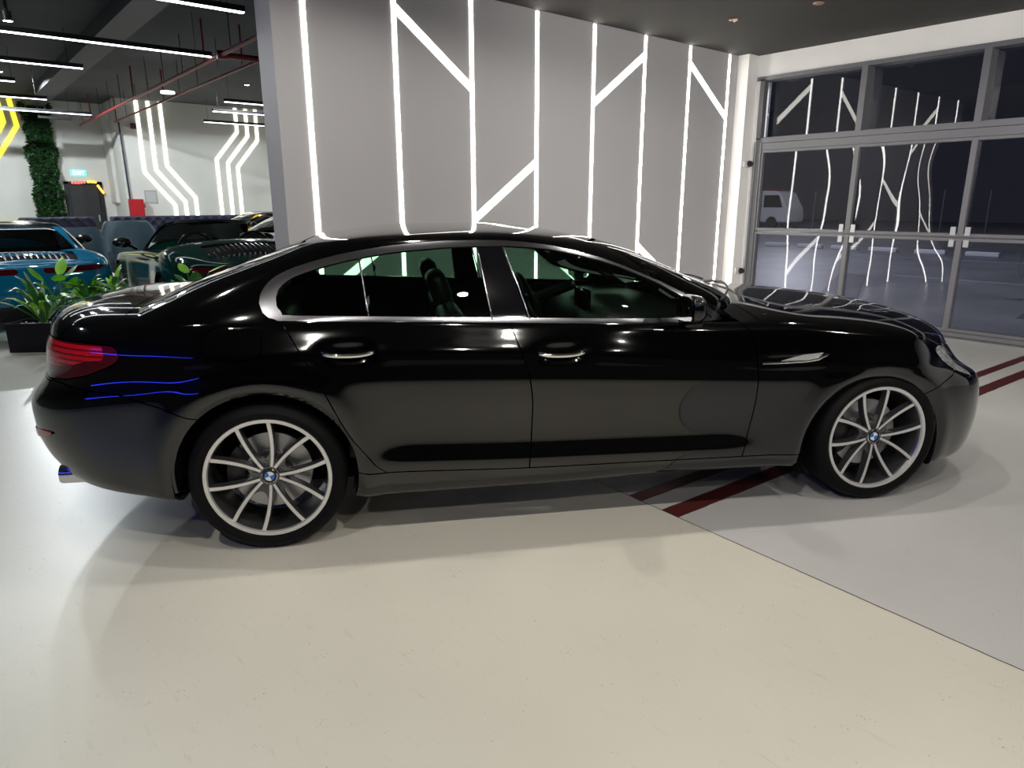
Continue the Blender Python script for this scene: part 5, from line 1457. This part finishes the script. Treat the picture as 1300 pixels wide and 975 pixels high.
# ------------------------------------------------------------------ forecourt outside
asp = wall_mat('asphalt', (.20, .20, .215), .45, .25)
wbox('floor_forecourt', (XG + .13, -30, -.14), (75, 45, -.02), asp)
wbox('wall_opposite_building', (56, -30, 0), (57, 45, 9), wall_mat('dark facade', (.20, .20, .24), .8))
PM = mat('road paint', (.42, .42, .43), .6)
for i, (x0, y0, x1, y1) in enumerate(((14.1, -8, 14.22, 2.5), (19.4, -8, 19.5, 12))):
    b = bmesh.new(); box(b, (x0, y0, -.02), (x1, y1, -.017)); struct(bm_obj('trim_road_line', b, PM))
b = bmesh.new(); prism(b, [(9.6, -.9), (11.6, -.7), (11.6, -.2), (13.2, -1.0), (11.6, -1.7), (11.6, -1.2), (9.6, -1.3)], -.02, -.0165, 'z'); struct(bm_obj('trim_arrow_marking', b, mat('dark road paint', (.05, .05, .065), .5)))
b = bmesh.new(); prism(b, [(9.3, 1.75), (9.3, 1.1), (13.8, 2.9), (13.8, 3.5)], -.02, -.0165, 'z'); struct(bm_obj('trim_stripe_marking', b, mat('dark road stripe', (.05, .05, .065), .5)))
ws_lab = ['leftmost', 'second from the left', 'third from the left', 'fourth from the left', 'fifth from the left', 'sixth from the left', 'seventh from the left']
for k, y in enumerate((9.3, 8.1, 6.95, 5.75, 4.4, 3.05, 1.6)):
    b = bmesh.new(); box(b, (21.2, y - .42, -.02), (21.4, y + .42, .11), .03, 2)
    tag(bm_obj('wheel_stop', b, mat('pale concrete', (.85, .85, .87), .7) if k == 0 else bpy.data.materials['pale concrete'], None), 'low pale concrete wheel stop outside the glass door, %s' % ws_lab[k], 'wheel stop', 'wheel stops on the forecourt')
for k, (x, y) in enumerate(((30, 12.6), (33, 12.2), (34, 10.6), (31.5, 6.1), (31, 7.6))):
    b = bmesh.new(); lathe(b, [(0, -.02), (.10, -.02), (.10, .02), (.035, .03), (.035, 1.9), (0, 1.93)], 12, 'z', (x, y, 0))
    tag(bm_obj('signpost', b, mat('pale post', (.14, .14, .15), .5) if k == 0 else bpy.data.materials['pale post'], None, True, 40), 'thin pale post standing beyond the row of wheel stops', 'post', 'posts beyond the forecourt')
vn = empty('van', (36.5, 17.0, -.02), PI / 2, 'white van with dark windows parked outside, behind the left door pane', 'van')
b = bmesh.new(); prof = [(0, .35), (0, .95), (.10, 1.15), (.55, 1.95), (.8, 2.08), (4.3, 2.12), (4.5, 2.0), (4.6, .9), (4.6, .35)]
prism(b, prof, -.90, .90, 'y'); bmesh.ops.bevel(b, geom=[e for e in b.edges], offset=.06, segments=2, affect='EDGES'); bm_obj('body', b, mat('white van paint', (.62, .62, .63), .3), vn, True, 40)
for sg in (-1, 1):
    for x0, x1, sl in ((.55, 1.5, .35), (1.62, 2.9, 0), (3.02, 4.3, 0)):
        b = bmesh.new(); prism(b, [(x0 - sl * .6, 1.18), (x1, 1.18), (x1, 1.85), (x0 + .05, 1.85)], sg * .895, sg * .912, 'y'); bm_obj('side_window', b, M['gloss_trim'], vn)
    for x in (.95, 3.7):
        b = bmesh.new(); lathe(b, [(0, sg * .93), (.2, sg * .93), (.33, sg * .91), (.35, sg * .85), (.35, sg * .7)], 28, 'y', (x, 0, .35)); bm_obj('wheel', b, M['rubber'], vn, True, 40)
b = bmesh.new(); box(b, (.8, -.80, 2.12), (4.2, .80, 2.16), .01); bm_obj('roof_slab', b, mat('van roof red', (.35, .08, .07), .5), vn)  # thin flat red slab along the van roof
# ------------------------------------------------------------------ lamps of the place, then added fill lamps
CT, ST = math.cos(TH), math.sin(TH)
def carpt(x, y): return (x * CT + y * ST, -x * ST + y * CT)
SP = [(*carpt(-1.3, -.35), 62), (*carpt(.7, -.35), 52), (*carpt(2.5, -.35), 50), (*carpt(4.3, -.35), 52),
      (*carpt(-.9, -2.6), 95), (*carpt(1.2, -2.6), 90), (*carpt(3.3, -2.6), 66), (*carpt(5.3, -2.6), 36),
      (*carpt(-.2, -4.9), 85), (*carpt(2.0, -4.9), 70), (*carpt(4.4, -4.9), 14),
      ]
for i, (x, y, e) in enumerate(SP):
    spot(x, y, e, 'small round recessed ceiling spot above the black car', size=.04)
# cool spots of the hall behind, one of them flaring at the left edge of the picture
for x, y, e in ((-.22, 7.75, 200), (-.95, 7.75, 130), (-1.75, 7.5, 110), (-4.4, 4.6, 60), (5.5, 9.5, 240), (.35, 16.2, 900), (5.2, 14.6, 360)):
    sp = spot(x, y, e, 'bright round spotlight under the dark hall ceiling', z=3.72 if x == -.22 else ZB, col=(.90, .97, 1.0), grp='hall spotlights', ang=165, size=.06)
    if x == -.22:
        b = bmesh.new(); lathe(b, [(.02, .0), (.05, .0), (.055, .1), (.02, .12), (.02, .57)], 20, 'z'); bm_obj('spot_housing', b, R['black'], sp, True, 40)
NE = mat('blue neon', (.1, .1, .9), .4, emit=(.03, .05, 1), estr=22.)
b = bmesh.new(); tube(b, [(-8.95, -4.4, 2.75), (-8.95, 2.2, 2.75)], .045, 8); box(b, (-8.999, -4.4, 2.72), (-8.96, 2.2, 2.78))
tag(bm_obj('neon_line', b, NE), 'long blue neon line on the far left wall, mirrored in the rear bumper', 'neon light')
# blue neon line on the wall behind the photographer, mirrored in the rear wing
# two unseen fill spots, added to brighten the glazed corner and grey wall
for (x, y), tgt, e, lab in (((.4, -6.6), (7.25, 1.3, 2.1), 1300, 'added black fill spot behind the photographer, brightening the glazed corner'), ((-1.5, -5.6), (5.0, 2.0, 2.2), 260, 'added black fill spot behind the photographer, brightening the grey light wall')):
    s_ = empty('track_spot', (x, y, ZC), 0, lab, 'fill spotlight')
    dv_ = (Vector(tgt) - Vector((x, y, ZC - .2))).normalized(); Mq = dv_.to_track_quat('-Z', 'Y').to_matrix().to_4x4()
    b = bmesh.new(); lathe(b, [(0, .12), (.05, .12), (.055, -.06), (.045, -.06), (.04, -.03)], 20, 'z')
    for v in b.verts: v.co = Matrix.Translation((0, 0, -.2)) @ Mq @ v.co
    tube(b, [(0, 0, -.001), (0, 0, -.14)], .015, 8); bm_obj('spot_head', b, R['black'], s_, True, 40)
    b = bmesh.new(); lathe(b, [(0, -.05), (.042, -.05)], 20, 'z')
    for v in b.verts: v.co = Matrix.Translation((0, 0, -.2)) @ Mq @ v.co
    bm_obj('spot_lens', b, R['lens'], s_)
    ld = bpy.data.lights.new('fill_lamp', 'SPOT'); ld.energy = e; ld.spot_size = math.radians(62); ld.spot_blend = .8; ld.shadow_soft_size = .05; ld.color = (1, .96, .9)
    lo = bpy.data.objects.new('fill_lamp', ld); COL.objects.link(lo); lo.parent = s_; lo.rotation_mode = 'QUATERNION'; lo.rotation_quaternion = dv_.to_track_quat('-Z', 'Y'); lo.location = Vector((0, 0, -.2)) + dv_ * .07
# unseen point lamps, added to light the forecourt, wheel stops and van
def forecourt_fill(loc, e, col, r=.15):
    ld = bpy.data.lights.new('forecourt_fill_light', 'POINT'); ld.energy = e; ld.color = col; ld.shadow_soft_size = r
    o = bpy.data.objects.new('forecourt_fill_light', ld); COL.objects.link(o); o.location = loc
forecourt_fill((8.6, -1.5, 5.2), 520, (.92, .92, 1)); forecourt_fill((15, 6, 7), 2300, (.92, .92, 1)); forecourt_fill((29, 13, 7), 2400, (1, .95, .92))
w = bpy.data.worlds.new('night'); SC.world = w; w.use_nodes = True
bg = w.node_tree.nodes['Background']; bg.inputs[0].default_value = (.45, .48, .65, 1); bg.inputs[1].default_value = .06
SC.view_settings.view_transform = 'Standard'; SC.view_settings.look = 'None'; SC.view_settings.gamma = 1.
SC.view_settings.use_curve_mapping = False
SC.view_settings.exposure = 0.0
